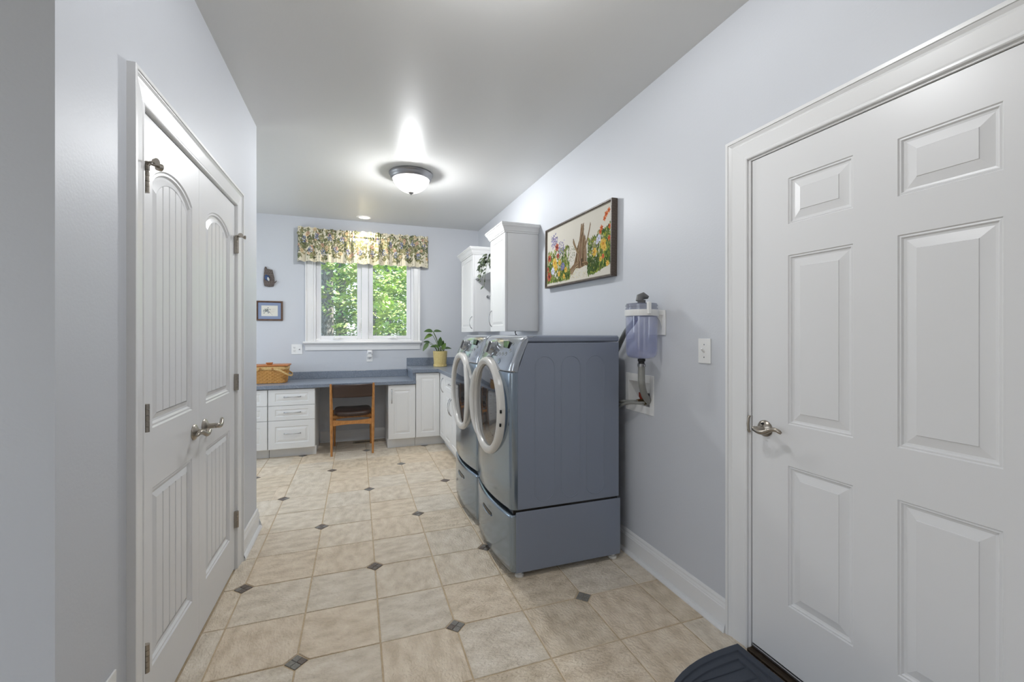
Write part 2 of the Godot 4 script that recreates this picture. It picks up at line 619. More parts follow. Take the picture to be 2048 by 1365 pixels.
func linen(im: Image, c: Color) -> void:
	for y in im.get_height():
		for x in im.get_width():
			var d := 0.018 * ((x % 3) - 1) * (1 if (y % 4) < 2 else -1) + rng.randf_range(-0.012, 0.012)
			im.set_pixel(x, y, Color(c.r + d, c.g + d, c.b + d))


func flower(im: Image, p: Vector2, r: float, petals: int, c: Color, core: Color) -> void:
	for j in petals:
		var a := TAU * j / petals + p.x
		for s in 3:
			var q := p + Vector2(cos(a), sin(a)) * r * (0.45 + 0.12 * s)
			blob(im, q.x, q.y, r * (0.5 - 0.1 * s), r * (0.34 - 0.07 * s), a, jitter(c, 0.07))
	blob(im, p.x, p.y, r * 0.28, r * 0.28, 0, core)


func embroidery() -> ImageTexture:
	rng.seed = 77
	var W := 1000
	var Hh := 480
	var im := Image.create(W, Hh, false, Image.FORMAT_RGB8)
	linen(im, Color(0.80, 0.78, 0.735))
	var green := [Color(0.27, 0.36, 0.16), Color(0.40, 0.47, 0.20), Color(0.55, 0.58, 0.25), Color(0.20, 0.30, 0.17), Color(0.50, 0.48, 0.26)]
	# pale ground stitches
	for i in 150:
		var x := rng.randf_range(380, 760)
		var y := rng.randf_range(370, 460)
		blob(im, x, y, 7, 3, rng.randf() * PI, jitter(Color(0.78, 0.75, 0.64), 0.06))
	# the stump: bundles of long stitches
	var bark := [Color(0.42, 0.33, 0.24), Color(0.52, 0.43, 0.33), Color(0.34, 0.27, 0.20), Color(0.60, 0.51, 0.40)]
	for i in 260:
		var t := rng.randf()
		var x0 := lerpf(480, 672, t)
		var x1 := lerpf(535, 660, t)
		var top := lerpf(210, 120, 1.0 - absf(t - 0.62) * 2.2) + rng.randf_range(-20, 40)
		stroke(im, Vector2(x0 + rng.randf_range(-8, 8), 385 - 30 * absf(t - 0.5)), Vector2(x1, top), 3.0, 2.0, jitter(bark[i % 4], 0.04), rng.randf_range(-0.04, 0.04))
	for i in 70:
		stroke(im, Vector2(570 + rng.randf_range(-34, 34), 330), Vector2(612 + rng.randf_range(-22, 22), 62 + rng.randf() * 60), 5, 2, jitter(bark[i % 4], 0.04), 0.02)
	for i in 30:
		stroke(im, Vector2(640 + rng.randf_range(-12, 8), 260), Vector2(722 + rng.randf_range(-3, 3), 80 + rng.randf() * 20), 5, 2, jitter(bark[i % 4], 0.04), -0.04)
	for i in 30:
		stroke(im, Vector2(552 + rng.randf_range(-14, 10), 270), Vector2(470 + rng.randf_range(-3, 12), 150 + rng.randf() * 30), 5, 2, jitter(bark[i % 4], 0.04), 0.05)
	for i in 60:
		stroke(im, Vector2(540, 350 + rng.randf_range(-15, 15)), Vector2(395 + rng.randf_range(0, 70), 405 + rng.randf_range(-10, 20)), 5, 2, jitter(bark[i % 4], 0.05), -0.06)
		stroke(im, Vector2(610, 350), Vector2(690 + rng.randf_range(-20, 30), 372 + rng.randf_range(-8, 8)), 4, 2, jitter(bark[i % 4], 0.05), 0.05)
	for i in 24:
		stroke(im, Vector2(600, 370), Vector2(606 + rng.randf_range(-6, 6), 320), 4, 1.5, Color(0.16, 0.12, 0.09))
	# foliage banks on both sides
	for side in 2:
		for i in 420:
			var x := rng.randf_range(10, 420) if side == 0 else rng.randf_range(720, 985)
			var base := 455.0 - (0.0 if side == 0 else maxf(0.0, x - 760) * 0.22)
			var tall := rng.randf_range(40, 250) * (0.55 + 0.45 * sin(x * 0.021 + 1.0))
			stroke(im, Vector2(x, base - rng.randf() * 25), Vector2(x + rng.randf_range(-24, 24), base - tall), 2.6, 1.4, jitter(green[i % 5], 0.05), rng.randf_range(-0.12, 0.12))
		for i in 380:
			var x := rng.randf_range(15, 410) if side == 0 else rng.randf_range(690, 985)
			var y := rng.randf_range(185, 450) - (0.0 if side == 0 else maxf(0.0, x - 760) * 0.25)
			blob(im, x, y, rng.randf_range(4, 8), rng.randf_range(9, 20), rng.randf_range(-0.8, 0.8), jitter(green[i % 5], 0.06))
	for i in 90:     # dark leaf clump right of the stump
		blob(im, rng.randf_range(690, 830), rng.randf_range(330, 430), 7, 15, rng.randf() * PI, jitter(Color(0.26, 0.33, 0.17), 0.05))
	# flowers: lilac sprays, red, yellow, blue, white
	for c in [Vector2(128, 95), Vector2(270, 180), Vector2(150, 130)]:
		for i in 55:
			blob(im, c.x + rng.randf_range(-48, 48), c.y + rng.randf_range(-50, 50), 7, 6, 0, jitter([Color(0.44, 0.42, 0.54), Color(0.60, 0.57, 0.67)][i % 2], 0.06))
	for f in [[190, 165, 36], [50, 240, 34], [210, 240, 26], [45, 395, 46], [20, 330, 24]]:
		flower(im, Vector2(f[0], f[1]), f[2], 6, Color(0.65, 0.33, 0.26), Color(0.30, 0.16, 0.15))
	for f in [[150, 290, 44], [175, 330, 34], [230, 390, 26], [350, 370, 26], [320, 420, 24], [240, 300, 24], [780, 300, 34], [890, 260, 40], [905, 290, 26], [945, 400, 22], [860, 360, 20]]:
		flower(im, Vector2(f[0], f[1]), f[2], 7, Color(0.80, 0.66, 0.31), Color(0.72, 0.50, 0.20))
	for f in [[925, 70, 24], [905, 95, 20], [868, 150, 22], [855, 175, 20], [968, 160, 20], [962, 235, 20], [890, 345, 20], [955, 52, 20]]:
		flower(im, Vector2(f[0], f[1]), f[2], 5, Color(0.76, 0.41, 0.25), Color(0.60, 0.25, 0.16))
	for f in [[300, 335, 32], [285, 350, 22]]:
		flower(im, Vector2(f[0], f[1]), f[2], 8, Color(0.42, 0.42, 0.60), Color(0.66, 0.60, 0.30))
	for f in [[115, 355, 34], [835, 215, 26], [815, 235, 20]]:
		flower(im, Vector2(f[0], f[1]), f[2], 8, Color(0.76, 0.77, 0.84), Color(0.60, 0.60, 0.62))
	for i in 60:
		blob(im, rng.randf_range(690, 770), rng.randf_range(190, 330), 4, 7, rng.randf() * PI, jitter(Color(0.40, 0.42, 0.28), 0.07))
		blob(im, rng.randf_range(390, 500), rng.randf_range(200, 330), 2.5, 6, rng.randf() * PI, jitter(Color(0.50, 0.50, 0.40), 0.08))
	return ImageTexture.create_from_image(im)


func sprig_print() -> ImageTexture:
	rng.seed = 5
	var im := Image.create(260, 170, false, Image.FORMAT_RGB8)
	linen(im, Color(0.86, 0.85, 0.81))
	for i in 16:
		var a := Vector2(80 + rng.randf_range(-20, 20), 78 + rng.randf_range(-10, 10))
		var b := a + Vector2(rng.randf_range(-45, 45), rng.randf_range(-45, 50))
		stroke(im, a, b, 2.4, 1.2, jitter(Color(0.42, 0.44, 0.42), 0.08), 0.1)
		blob(im, b.x, b.y, 6, 10, rng.randf() * PI, jitter(Color(0.46, 0.50, 0.50), 0.09))
	for i in 4:      # soft script lines, too small to read
		stroke(im, Vector2(130, 60 + i * 18), Vector2(225 - i * 10, 58 + i * 18), 1.2, 1.0, Color(0.70, 0.62, 0.58), 0.02)
	stroke(im, Vector2(120, 95), Vector2(175, 150), 1.6, 1.2, Color(0.45, 0.38, 0.34))
	return ImageTexture.create_from_image(im)


func picture_material(t: Texture2D, rough := 0.9) -> StandardMaterial3D:
	var m := solid(Color.WHITE, rough, 0.0, 0.3)
	m.albedo_texture = t
	return m


func flat_picture(T: Transform3D, a0: float, a1: float, b0: float, b1: float, z: float) -> ArrayMesh:
	var st := SurfaceTool.new()
	st.begin(Mesh.PRIMITIVE_TRIANGLES)
	for q in [[a0, b0, 0, 1], [a0, b1, 0, 0], [a1, b1, 1, 0], [a0, b0, 0, 1], [a1, b1, 1, 0], [a1, b0, 1, 1]]:
		st.set_uv(Vector2(q[2], q[3]))
		st.add_vertex(T * Vector3(q[0], q[1], z))
	st.generate_normals()
	return st.commit()


# ---------------------------------------------------------------- the scene
func _ready() -> void:
	var cam := Camera3D.new()
	cam.name = "camera"
	add_child(cam)
	cam.position = Vector3(0, 1.3287, 0)
	cam.rotation_degrees.y = -19.568
	cam.set_frustum(0.05 * 1365.0 / 867.73, Vector2(0, -0.05 * 14.45 / 867.73), 0.05, 200.0)
	cam.current = true
	var env := Environment.new()
	env.tonemap_mode = Environment.TONE_MAPPER_LINEAR
	env.tonemap_exposure = 1.44
	env.background_mode = Environment.BG_SKY
	var sky := Sky.new()
	var sm := ProceduralSkyMaterial.new()
	sm.sky_top_color = Color(0.66, 0.77, 0.90)
	sm.sky_horizon_color = Color(0.90, 0.93, 0.95)
	sm.ground_bottom_color = Color(0.25, 0.28, 0.20)
	sm.ground_horizon_color = Color(0.55, 0.60, 0.55)
	sm.sky_energy_multiplier = 1.3
	sky.sky_material = sm
	env.sky = sky
	env.sdfgi_enabled = true
	env.ssao_enabled = true
	env.ssil_enabled = true
	var we := WorldEnvironment.new()
	we.name = "surroundings"
	we.environment = env
	add_child(we)
	var sun := DirectionalLight3D.new()
	sun.name = "sun"
	sun.light_color = Color(1.0, 0.96, 0.88)
	sun.light_energy = 5.0
	sun.light_angular_distance = 0.6
	sun.shadow_enabled = true
	add_child(sun)
	sun.look_at_from_position(Vector3(8, 9, -0.5), Vector3(0, 0, 0))
	# daylight from the wide hall window left of the camera
	var day := AreaLight3D.new()
	day.name = "hall_daylight"
	day.light_color = Color(1.0, 0.985, 0.96)
	day.light_energy = 0.98
	day.area_size = Vector2(2.0, 1.7)
	day.area_range = 14.0
	day.area_attenuation = 2.0
	day.shadow_enabled = true
	add_child(day)
	day.position = Vector3(XW + 0.03, 1.4, 0.05)
	day.rotation_degrees.y = -90
	# daylight from the nook window on the left
	var nook := AreaLight3D.new()
	nook.name = "nook_daylight"
	nook.light_color = Color(0.93, 0.97, 1.0)
	nook.light_energy = 1.4
	nook.area_size = Vector2(1.4, 1.3)
	nook.area_range = 14.0
	nook.area_attenuation = 2.0
	nook.shadow_enabled = true
	add_child(nook)
	nook.position = Vector3(XW + 0.03, 1.6, -4.5)
	nook.rotation_degrees.y = -90

	materials()
	shell()
	floor_tiles()
	window()
	hall_window()
	nook_window()
	entry_door()
	closet_doors()
	lamps()
	base_cabinets()
	wall_cabinets()
	laundry_pair()
	lint_trap()
	chair()
	small_things()
	outdoors()


func shell() -> void:
	var g := G.new()
	g.box(Vector3(XW - 0.15, CH, ZB - 0.15), Vector3(XR + 0.15, CH + 0.2, ZF + 0.15))
	structure(put("ceiling", g, M.ceiling))
	structure(put("wall_right", wall(frame_right(XR), ZB - 0.15, ZF + 0.15, 0.14, [[-1.402, -0.442, 0.0, 2.075], [-2.256, -2.046, 0.908, 1.052]]), M.wall))
	structure(put("wall_back", wall(frame_back(ZB), XW, XR, 0.15, [[-0.506, 0.679, 1.235, 2.42]]), M.wall))
	structure(put("wall_front", wall(Transform3D(Basis(Vector3(-1, 0, 0), Vector3.UP, Vector3(0, 0, -1)), Vector3(0, 0, ZF)), -XR, -XW, 0.15, []), M.wall))
	structure(put("wall_left", wall(frame_left(XW), -ZF - 0.15, -ZB + 0.15, 0.15, [[-1.1, 1.0, 0.5, 2.3], [3.75, 5.25, 0.9, 2.3]]), M.wall))
	structure(put("wall_closet", wall(frame_left(XL), -ZC0, -ZC1, 0.12, [[1.70, 2.822, 0.0, 2.058]]), M.wall))
	var near := G.new()
	near.box(Vector3(XW, 0, ZC0 - 0.12), Vector3(XL - 0.12, CH, ZC0))
	structure(put("wall_closet_near", near, M.wall))
	var far := G.new()
	far.box(Vector3(XW, 0, ZC1), Vector3(XL - 0.12, CH, ZC1 + 0.12))
	structure(put("wall_closet_far", far, M.wall))
	structure(put("baseboard_right", baseboard(frame_right(XR), -4.2, -1.497), M.trim))
	structure(put("baseboard_back", baseboard(frame_back(ZB), -0.43, 0.33), M.trim))
	structure(put("baseboard_closet", baseboard(frame_left(XL), 2.914, -ZC1 + 0.014), M.trim))
	structure(put("baseboard_closet_near", baseboard(frame_left(XL), -ZC0, 1.608), M.trim))


func dot_at(i: int, j: int) -> bool:
	return posmod(j, 4) == 0 and posmod(i, 2) == 0 or posmod(j, 4) == 2 and posmod(i, 2) == 1


func floor_tiles() -> void:
	rng.seed = 9
	var P := 0.3272
	var X0 := -0.2347
	var Z0 := -1.9454
	var gap := 0.0036
	var slab := G.new()
	slab.box(Vector3(XW - 0.15, -0.12, ZB - 0.15), Vector3(XR + 0.15, -0.003, ZF + 0.15))
	var fl := put("floor", slab, M.grout)
	structure(fl)
	# the floor shows in the hall and in the nook behind the closet
	var areas := [rect(XL, XR, ZB, ZC0), rect(XW, XL, ZB, ZC1), rect(XW, XR, ZC0, 0.0)]
	for r in 3:
		areas[r] = areas[r]
	var T := Transform3D(Basis(Vector3(1, 0, 0), Vector3(0, 0, 1), Vector3(0, -1, 0)), Vector3.ZERO)   # local (x, z, -height)
	var D := 0.044
	for j in range(-5, 13):
		for i in range(-7, 6):
			var x0 := X0 + i * P
			var z1 := Z0 - j * P            # near edge; far edge is z1 - P
			var z0 := z1 - P
			var poly := PackedVector2Array()
			for c in [[x0, z0, i, j + 1], [x0 + P, z0, i + 1, j + 1], [x0 + P, z1, i + 1, j], [x0, z1, i, j]]:
				var sx := 1.0 if c[0] < x0 + P / 2 else -1.0
				var sz := 1.0 if c[1] < z0 + P / 2 else -1.0
				var p := Vector2(c[0] + sx * gap, c[1] + sz * gap)
				if dot_at(c[2], c[3]):
					var a := p + Vector2(sx * (D + 0.001), 0)
					var b := p + Vector2(0, sz * (D + 0.001))
					poly.append_array([b, a] if sx * sz > 0 else [a, b])
				else:
					poly.append(p)
			for area in areas:
				for q in Geometry2D.intersect_polygons(poly, area):
					if q.size() < 3:
						continue
					var bb := Rect2(q[0], Vector2.ZERO)
					for v in q:
						bb = bb.expand(v)
					if bb.size.x < 0.012 or bb.size.y < 0.012:
						continue
					var g := G.new(T)
					g.prism(q, 0.003, -rng.randf_range(0.0, 0.0012), 0.0016, false)
					put("tile", g, M["tile%d" % rng.randi_range(0, 9)], fl)
	for j in range(-5, 13):
		for i in range(-7, 7):
			if not dot_at(i, j):
				continue
			var c := Vector2(X0 + i * P, Z0 - j * P)
			if c.x < XL + 0.05 and c.y > ZC1 - 0.05 and c.y < ZC0 + 0.05 or c.x > XR - 0.05 or c.y < ZB + 0.05 or c.x < XW + 0.05:
				continue
			for s in [Vector2(1, 0), Vector2(0, 1), Vector2(-1, 0), Vector2(0, -1)]:
				var h := D / 2.0 - 0.0012
				var m: Vector2 = c + s * D / 2.0
				var q := PackedVector2Array([m + Vector2(h, 0), m + Vector2(0, h), m + Vector2(-h, 0), m + Vector2(0, -h)])
				var g := G.new(T)
				g.prism(q, 0.003, -0.0004, 0.001, false)
				put("mosaic_piece", g, M["dot%d" % rng.randi_range(0, 1)], fl)


func window() -> void:
	var T := frame_back(ZB)
	var w := Node3D.new()
	w.name = "window_1"
	add_child(w)
	structure(w)
	w.set_meta("label", "white double casement window with trees outside")
	# side casings and head, stool and apron
	var g := casing(T, -0.506, 0.679, 1.236, 2.40, CASING)
	put("casing", g, M.trim, w)
	g = G.new(T)
	g.box(Vector3(-0.622, 1.209, -0.06), Vector3(0.790, 1.236, 0.052), 0.006)
	put("sill", g, M.trim, w)
	g = G.new(T)
	var prof := [Vector2(0.0, 1.128), Vector2(0.014, 1.128), Vector2(0.015, 1.172), Vector2(0.018, 1.176), Vector2(0.022, 1.188), Vector2(0.031, 1.198), Vector2(0.034, 1.209), Vector2(0.0, 1.209)]
	var rows := []
	for a in [[-0.59, -1.0], [0.758, 1.0]]:
		var r := PackedVector3Array()
		for q in prof:
			r.append(Vector3(a[0] + a[1] * q.x * 0.5, q.y, q.x))
		rows.append(r)
	g.loft(rows)
	g.fill(rows[0])
	g.fill(rows[1])
	put("apron", g, M.trim, w)
	# jambs and centre post
	g = G.new(T)
	g.box(Vector3(-0.506, 1.236, -0.14), Vector3(-0.481, 2.42, 0.004), 0.002)
	g.box(Vector3(0.654, 1.236, -0.14), Vector3(0.679, 2.42, 0.004), 0.002)
	g.box(Vector3(-0.481, 2.395, -0.14), Vector3(0.654, 2.42, 0.004), 0.002)
	g.box(Vector3(-0.481, 1.236, -0.14), Vector3(0.654, 1.262, -0.012), 0.002)
	g.box(Vector3(0.044, 1.262, -0.13), Vector3(0.126, 2.395, -0.012), 0.004)
	put("frame", g, M.vinyl, w)
	for s in [[-0.479, 0.042, 1.0], [0.128, 0.652, -1.0]]:
		var sash := G.new(T)
		var a0: float = s[0]
		var a1: float = s[1]
		var i0 := a0 + 0.054
		var i1 := a1 - 0.05
		var lo := 1.264
		var hi := 2.393
		for q in [[a0, i0, lo, hi], [i1, a1, lo, hi], [i0, i1, lo, 1.304], [i0, i1, 2.345, hi]]:
			sash.box(Vector3(q[0], q[2], -0.075), Vector3(q[1], q[3], -0.028), 0.004)
		var so := put("sash", sash, M.vinyl, w)
		var gl := G.new(T)
		gl.box(Vector3(i0 - 0.006, 1.298, -0.056), Vector3(i1 + 0.006, 2.351, -0.052))
		put("pane", gl, M.pane, so)
		# crank operator on the bottom of the frame, lock lever on the centre stile
		var cx: float = -0.24 if s[2] > 0 else 0.44
		var cr := G.new(T)
		cr.box(Vector3(cx - 0.045, 1.262, -0.026), Vector3(cx + 0.045, 1.276, 0.002), 0.005)
		cr.tube([Vector3(cx - 0.035 * s[2], 1.274, -0.008), Vector3(cx + 0.01 * s[2], 1.282, 0.004), Vector3(cx + 0.075 * s[2], 1.272, 0.006)], [0.008, 0.006, 0.006], 8)
		cr.lathe([Vector2(0.0, 1.292), Vector2(0.008, 1.290), Vector2(0.009, 1.280), Vector2(0.006, 1.274)], 12, Vector3(cx - 0.035 * s[2], 0, -0.006))
		put("crank", cr, M.plate, so)
		var lk := G.new(T)
		var lx: float = 0.020 if s[2] > 0 else 0.150
		lk.box(Vector3(lx - 0.009, 1.345, -0.03), Vector3(lx + 0.009, 1.48, -0.02), 0.004)
		lk.tube([Vector3(lx, 1.37, -0.018), Vector3(lx, 1.44, -0.008), Vector3(lx, 1.465, -0.012)], [0.004, 0.006, 0.005], 8)
		put("latch", lk, M.plate, so)


const DOOR_LOOPS := [Vector2(0, 0), Vector2(0.003, -0.004), Vector2(0.008, -0.003), Vector2(0.012, -0.0085), Vector2(0.018, -0.0095), Vector2(0.046, -0.003), Vector2(0.0475, -0.0008)]


# lever handle on a face; turn = +1 lever to local +x, -1 to local -x
func lever(T: Transform3D, at: Vector2, turn: float, button: bool, parent: Node) -> void:
	var R := T * Transform3D(Basis(Vector3.RIGHT, PI / 2), Vector3(at.x, at.y, 0))   # local y of the lathe = out of the face
	var g := G.new(R)
	g.lathe([Vector2(0.033, 0.0), Vector2(0.0335, 0.003), Vector2(0.031, 0.007), Vector2(0.021, 0.013), Vector2(0.013, 0.017), Vector2(0.0115, 0.022), Vector2(0.0115, 0.050), Vector2(0.0, 0.052)], 28)
	var h := Node3D.new()
	h.name = "handle"
	put("rose", g, M.nickel, parent).name = "handle"
	var top: Node = parent.get_child(parent.get_child_count() - 1)
	var l := G.new(T)
	var pts := []
	var rr := []
	for i in 22:
		var t := i / 21.0
		var x := at.x + turn * (-0.014 + 0.118 * t)
		var y := at.y + 0.004 - 0.014 * sin(t * PI * 1.9) * (0.3 + t) - 0.006 * t
		pts.append(Vector3(x, y, 0.052 + 0.006 * sin(PI * t) - 0.010 * t * t))
		rr.append(lerpf(0.0105, 0.0075, t) if i > 0 and i < 21 else 0.005)
	l.tube(pts, rr, 12)
	put("lever", l, M.nickel, top)
	if button:
		var b := G.new(R)
		b.lathe([Vector2(0.005, 0.010), Vector2(0.005, 0.019), Vector2(0.0, 0.0195)], 12, Vector3(0, 0, -0.02))
		put("privacy_button", b, M.rubber, top)
	h.free()


# windows out of the frame: they show by their daylight and in reflections
func nook_window() -> void:
	var T := frame_left(XW)
	var w := Node3D.new()
	w.name = "window_3"
	add_child(w)
	structure(w)
	put("casing", casing(T, 3.75, 5.25, 0.9, 2.3, CASING), M.trim, w)
	var g := G.new(T)
	for q in [[3.75, 3.80, 0.9, 2.3], [5.20, 5.25, 0.9, 2.3], [3.80, 5.20, 0.9, 0.96], [3.80, 5.20, 2.24, 2.3], [4.47, 4.53, 0.96, 2.24]]:
		g.box(Vector3(q[0], q[2], -0.10), Vector3(q[1], q[3], -0.05), 0.004)
	put("frame", g, M.vinyl, w)
	for q in [[3.80, 4.47], [4.53, 5.20]]:
		g = G.new(T)
		g.box(Vector3(q[0], 0.96, -0.078), Vector3(q[1], 2.24, -0.074))
		put("pane", g, M.pane, w)


func hall_window() -> void:
	var T := frame_left(XW)
	var w := Node3D.new()
	w.name = "window_2"
	add_child(w)
	structure(w)
	put("casing", casing(T, -1.1, 1.0, 0.5, 2.3, CASING), M.trim, w)
	var g := G.new(T)
	for q in [[-1.1, -1.05, 0.5, 2.3], [0.95, 1.0, 0.5, 2.3], [-1.05, 0.95, 0.5, 0.56], [-1.05, 0.95, 2.24, 2.3], [-0.08, -0.02, 0.56, 2.24]]:
		g.box(Vector3(q[0], q[2], -0.10), Vector3(q[1], q[3], -0.05), 0.004)
	put("frame", g, M.vinyl, w)
	for q in [[-1.05, -0.08], [-0.02, 0.95]]:
		g = G.new(T)
		g.box(Vector3(q[0], 0.56, -0.078), Vector3(q[1], 2.24, -0.074))
		put("pane", g, M.pane, w)


func entry_door() -> void:
	var T := frame_right(XR + 0.004)
	var d := Node3D.new()
	d.name = "door_1"
	add_child(d)
	structure(d)
	d.set_meta("label", "white six panel entry door with brushed nickel lever")
	var A0 := -1.379
	var A1 := -0.465
	var cols := [[-1.219, -0.986], [-0.859, -0.627]]
	var rws := [[0.279, 0.820], [0.980, 1.631], [1.750, 1.928]]
	var ps := []
	for c in cols:
		for r in rws:
			ps.append([c[0], c[1], r[0], r[1]])
	var leaf := put("leaf", leaf_body(T, A0, A1, 0.034, 2.052, 0.044, ps), M.door, d)
	for p in ps:
		put("raised_panel", panel_mesh(T, p, DOOR_LOOPS), M.door, leaf)
	lever(T, Vector2(-1.318, 0.944), 1.0, true, d)
	var g := G.new(T)                                   # latch bolt in the gap
	g.box(Vector3(-1.384, 0.925, -0.03), Vector3(-1.378, 0.985, -0.002))
	put("latch", g, M.bronze, d)
	g = G.new(frame_right(XR))                          # strike plate wrapped on the jamb
	g.tube([Vector3(-1.386, 0.915, 0.002), Vector3(-1.390, 0.925, 0.006), Vector3(-1.392, 0.95, 0.007), Vector3(-1.390, 0.975, 0.006), Vector3(-1.386, 0.985, 0.002)], 0.005, 8)
	put("strike_plate", g, M.nickel, d)
	g = G.new(frame_right(XR))
	g.box(Vector3(-1.402, 0.0, -0.14), Vector3(-1.383, 2.075, 0.001), 0.0015)
	g.box(Vector3(-0.461, 0.0, -0.14), Vector3(-0.442, 2.075, 0.001), 0.0015)
	g.box(Vector3(-1.383, 2.056, -0.14), Vector3(-0.461, 2.075, 0.001), 0.0015)
	g.box(Vector3(-1.383, 0.03, -0.09), Vector3(-1.37, 2.056, -0.046))
	g.box(Vector3(-0.475, 0.03, -0.09), Vector3(-0.461, 2.056, -0.046))
	structure(put("trim_1", g, M.trim))
	var P := []
	for q in CASING:
		P.append(Vector2(q.x * 1.14, q.y))
	structure(put("trim_2", casing(frame_right(XR), -1.393, -0.451, 0.0, 2.064, P), M.trim))
	g = G.new()                                         # bronze threshold under the door
	g.box(Vector3(XR - 0.025, 0.0, -1.383), Vector3(XR + 0.13, 0.016, -0.461), 0.005)
	structure(put("trim_3", g, M.bronze))
	g = G.new()
	g.box(Vector3(XR + 0.0, 0.016, -1.380), Vector3(XR + 0.05, 0.029, -0.464), 0.003)
	structure(put("trim_4", g, M.steel))
	# behind the door: the space is closed so that no daylight leaks round the leaf
	g = G.new()
	g.box(Vector3(XR + 0.145, -0.1, -1.6), Vector3(XR + 0.2, 2.3, -0.25))
	structure(put("wall_porch", g, M.wall))


func hinge(T: Transform3D, a: float, b: float, stop: float, parent: Node) -> void:
	var g := G.new(T)
	for k in 5:
		g.tube([Vector3(a, b + 0.0182 * k + 0.0006, 0.011), Vector3(a, b + 0.0182 * (k + 1) - 0.0006, 0.011)], 0.0080, 12)
	g.box(Vector3(a - 0.007, b, -0.002), Vector3(a + 0.007, b + 0.091, 0.008))
	var h := put("hinge", g, M.nickel, parent)
	if stop != 0.0:                                     # hinge-pin door stop with bumpers
		var s := G.new(T)
		var y := b + 0.096
		s.tube([Vector3(a, y - 0.006, 0.011), Vector3(a, y + 0.004, 0.011)], 0.010, 12)
		s.tube([Vector3(a - 0.012 * stop, y, 0.010), Vector3(a + 0.026 * stop, y, 0.03)], 0.0038, 8)
		s.tube([Vector3(a + 0.026 * stop, y, 0.03), Vector3(a + 0.036 * stop, y, 0.037)], [0.012, 0.012], 14)
		s.tube([Vector3(a, y, 0.005), Vector3(a - 0.02 * stop, y, 0.038)], 0.0035, 8)
		s.tube([Vector3(a - 0.02 * stop, y, 0.038), Vector3(a - 0.024 * stop, y, 0.047)], [0.009, 0.011], 12)
		put("door_stop", s, M.nickel, h)


func closet_doors() -> void:
	var T := frame_left(XL - 0.003)
	var P := [Vector2(0, 0), Vector2(0.005, -0.005), Vector2(0.012, -0.0045), Vector2(0.018, -0.012), Vector2(0.026, -0.0125), Vector2(0.044, -0.0055)]
	var spec := [[1.705, 2.2405, 1.785, 2.160], [2.2435, 2.818, 2.334, 2.724]]
	for n in 2:
		var s: Array = spec[n]
		var d := Node3D.new()
		d.name = "door_%d" % (n + 2)
		add_child(d)
		structure(d)
		d.set_meta("label", ["white closet door leaf with arched beaded panel beside near casing", "white closet door leaf with arched beaded panel beside wall end"][n])
		var ps := [[s[2], s[3], 0.207, 0.808], [s[2], s[3], 1.010, 1.920, 0.062]]
		var leaf := put("leaf", leaf_body(T, s[0], s[1], 0.012, 2.048, 0.035, ps), M.door, d)
		for p in ps:
			var pm := put("panel", panel_mesh(T, p, P, false), M.door, leaf)
			# five beaded boards fill the raised field
			var in0 := 0.044
			var a0: float = p[0] + in0
			var a1: float = p[1] - in0
			var o := outline(p, in0, 0.0, 40)
			var bw := (a1 - a0) / 5.0
			for k in 5:
				var b0 := a0 + bw * k + (0.0032 if k > 0 else 0.0)
				var b1 := a0 + bw * (k + 1) - (0.0032 if k < 4 else 0.0)
				var poly := PackedVector2Array()
				var whole := PackedVector2Array()
				for v in o:
					whole.append(Vector2(v.x, v.y))
				var cut := Geometry2D.intersect_polygons(whole, rect(b0, b1, 0.0, 2.1))
				if cut.size():
					poly = cut[0]
					var g := G.new(T)
					g.prism(poly, -0.014, -0.0055, 0.002, false)
					put("board", g, M.door, pm)
			var bk := G.new(T)
			var fl := PackedVector3Array()
			for v in outline(p, in0 - 0.001, 0.0):
				fl.append(Vector3(v.x, v.y, -0.0105))
			bk.fill(fl)
			put("groove_back", bk, M.door, pm)
		var ha: float = 1.7065 if n == 0 else 2.8165
		for y in [0.24, 1.012, 1.782]:
			hinge(frame_left(XL), ha, y, (1.0 if n == 0 else -1.0) if y > 1.5 else 0.0, d)
		lever(T, Vector2(2.178 if n == 0 else 2.306, 0.912), -1.0 if n == 0 else 1.0, false, d)
	structure(put("trim_5", casing(frame_left(XL), 1.694, 2.828, 0.0, 2.054, CASING), M.trim))
	var g := G.new(frame_left(XL))
	g.box(Vector3(1.68, 0.0, -0.12), Vector3(1.702, 2.058, 0.0005))
	g.box(Vector3(2.821, 0.0, -0.12), Vector3(2.842, 2.058, 0.0005))
	g.box(Vector3(1.702, 2.051, -0.12), Vector3(2.821, 2.07, 0.0005))
	structure(put("trim_6", g, M.trim))


func omni(parent: Node, at: Vector3, energy: float, size: float, c := Color(0.985, 0.992, 1.0)) -> void:
	var l := OmniLight3D.new()
	l.name = "light"
	l.light_energy = energy
	l.light_color = c
	l.light_size = size
	l.omni_range = 14.0
	l.omni_attenuation = 2.0
	l.shadow_enabled = true
	parent.add_child(l)
	l.position = at


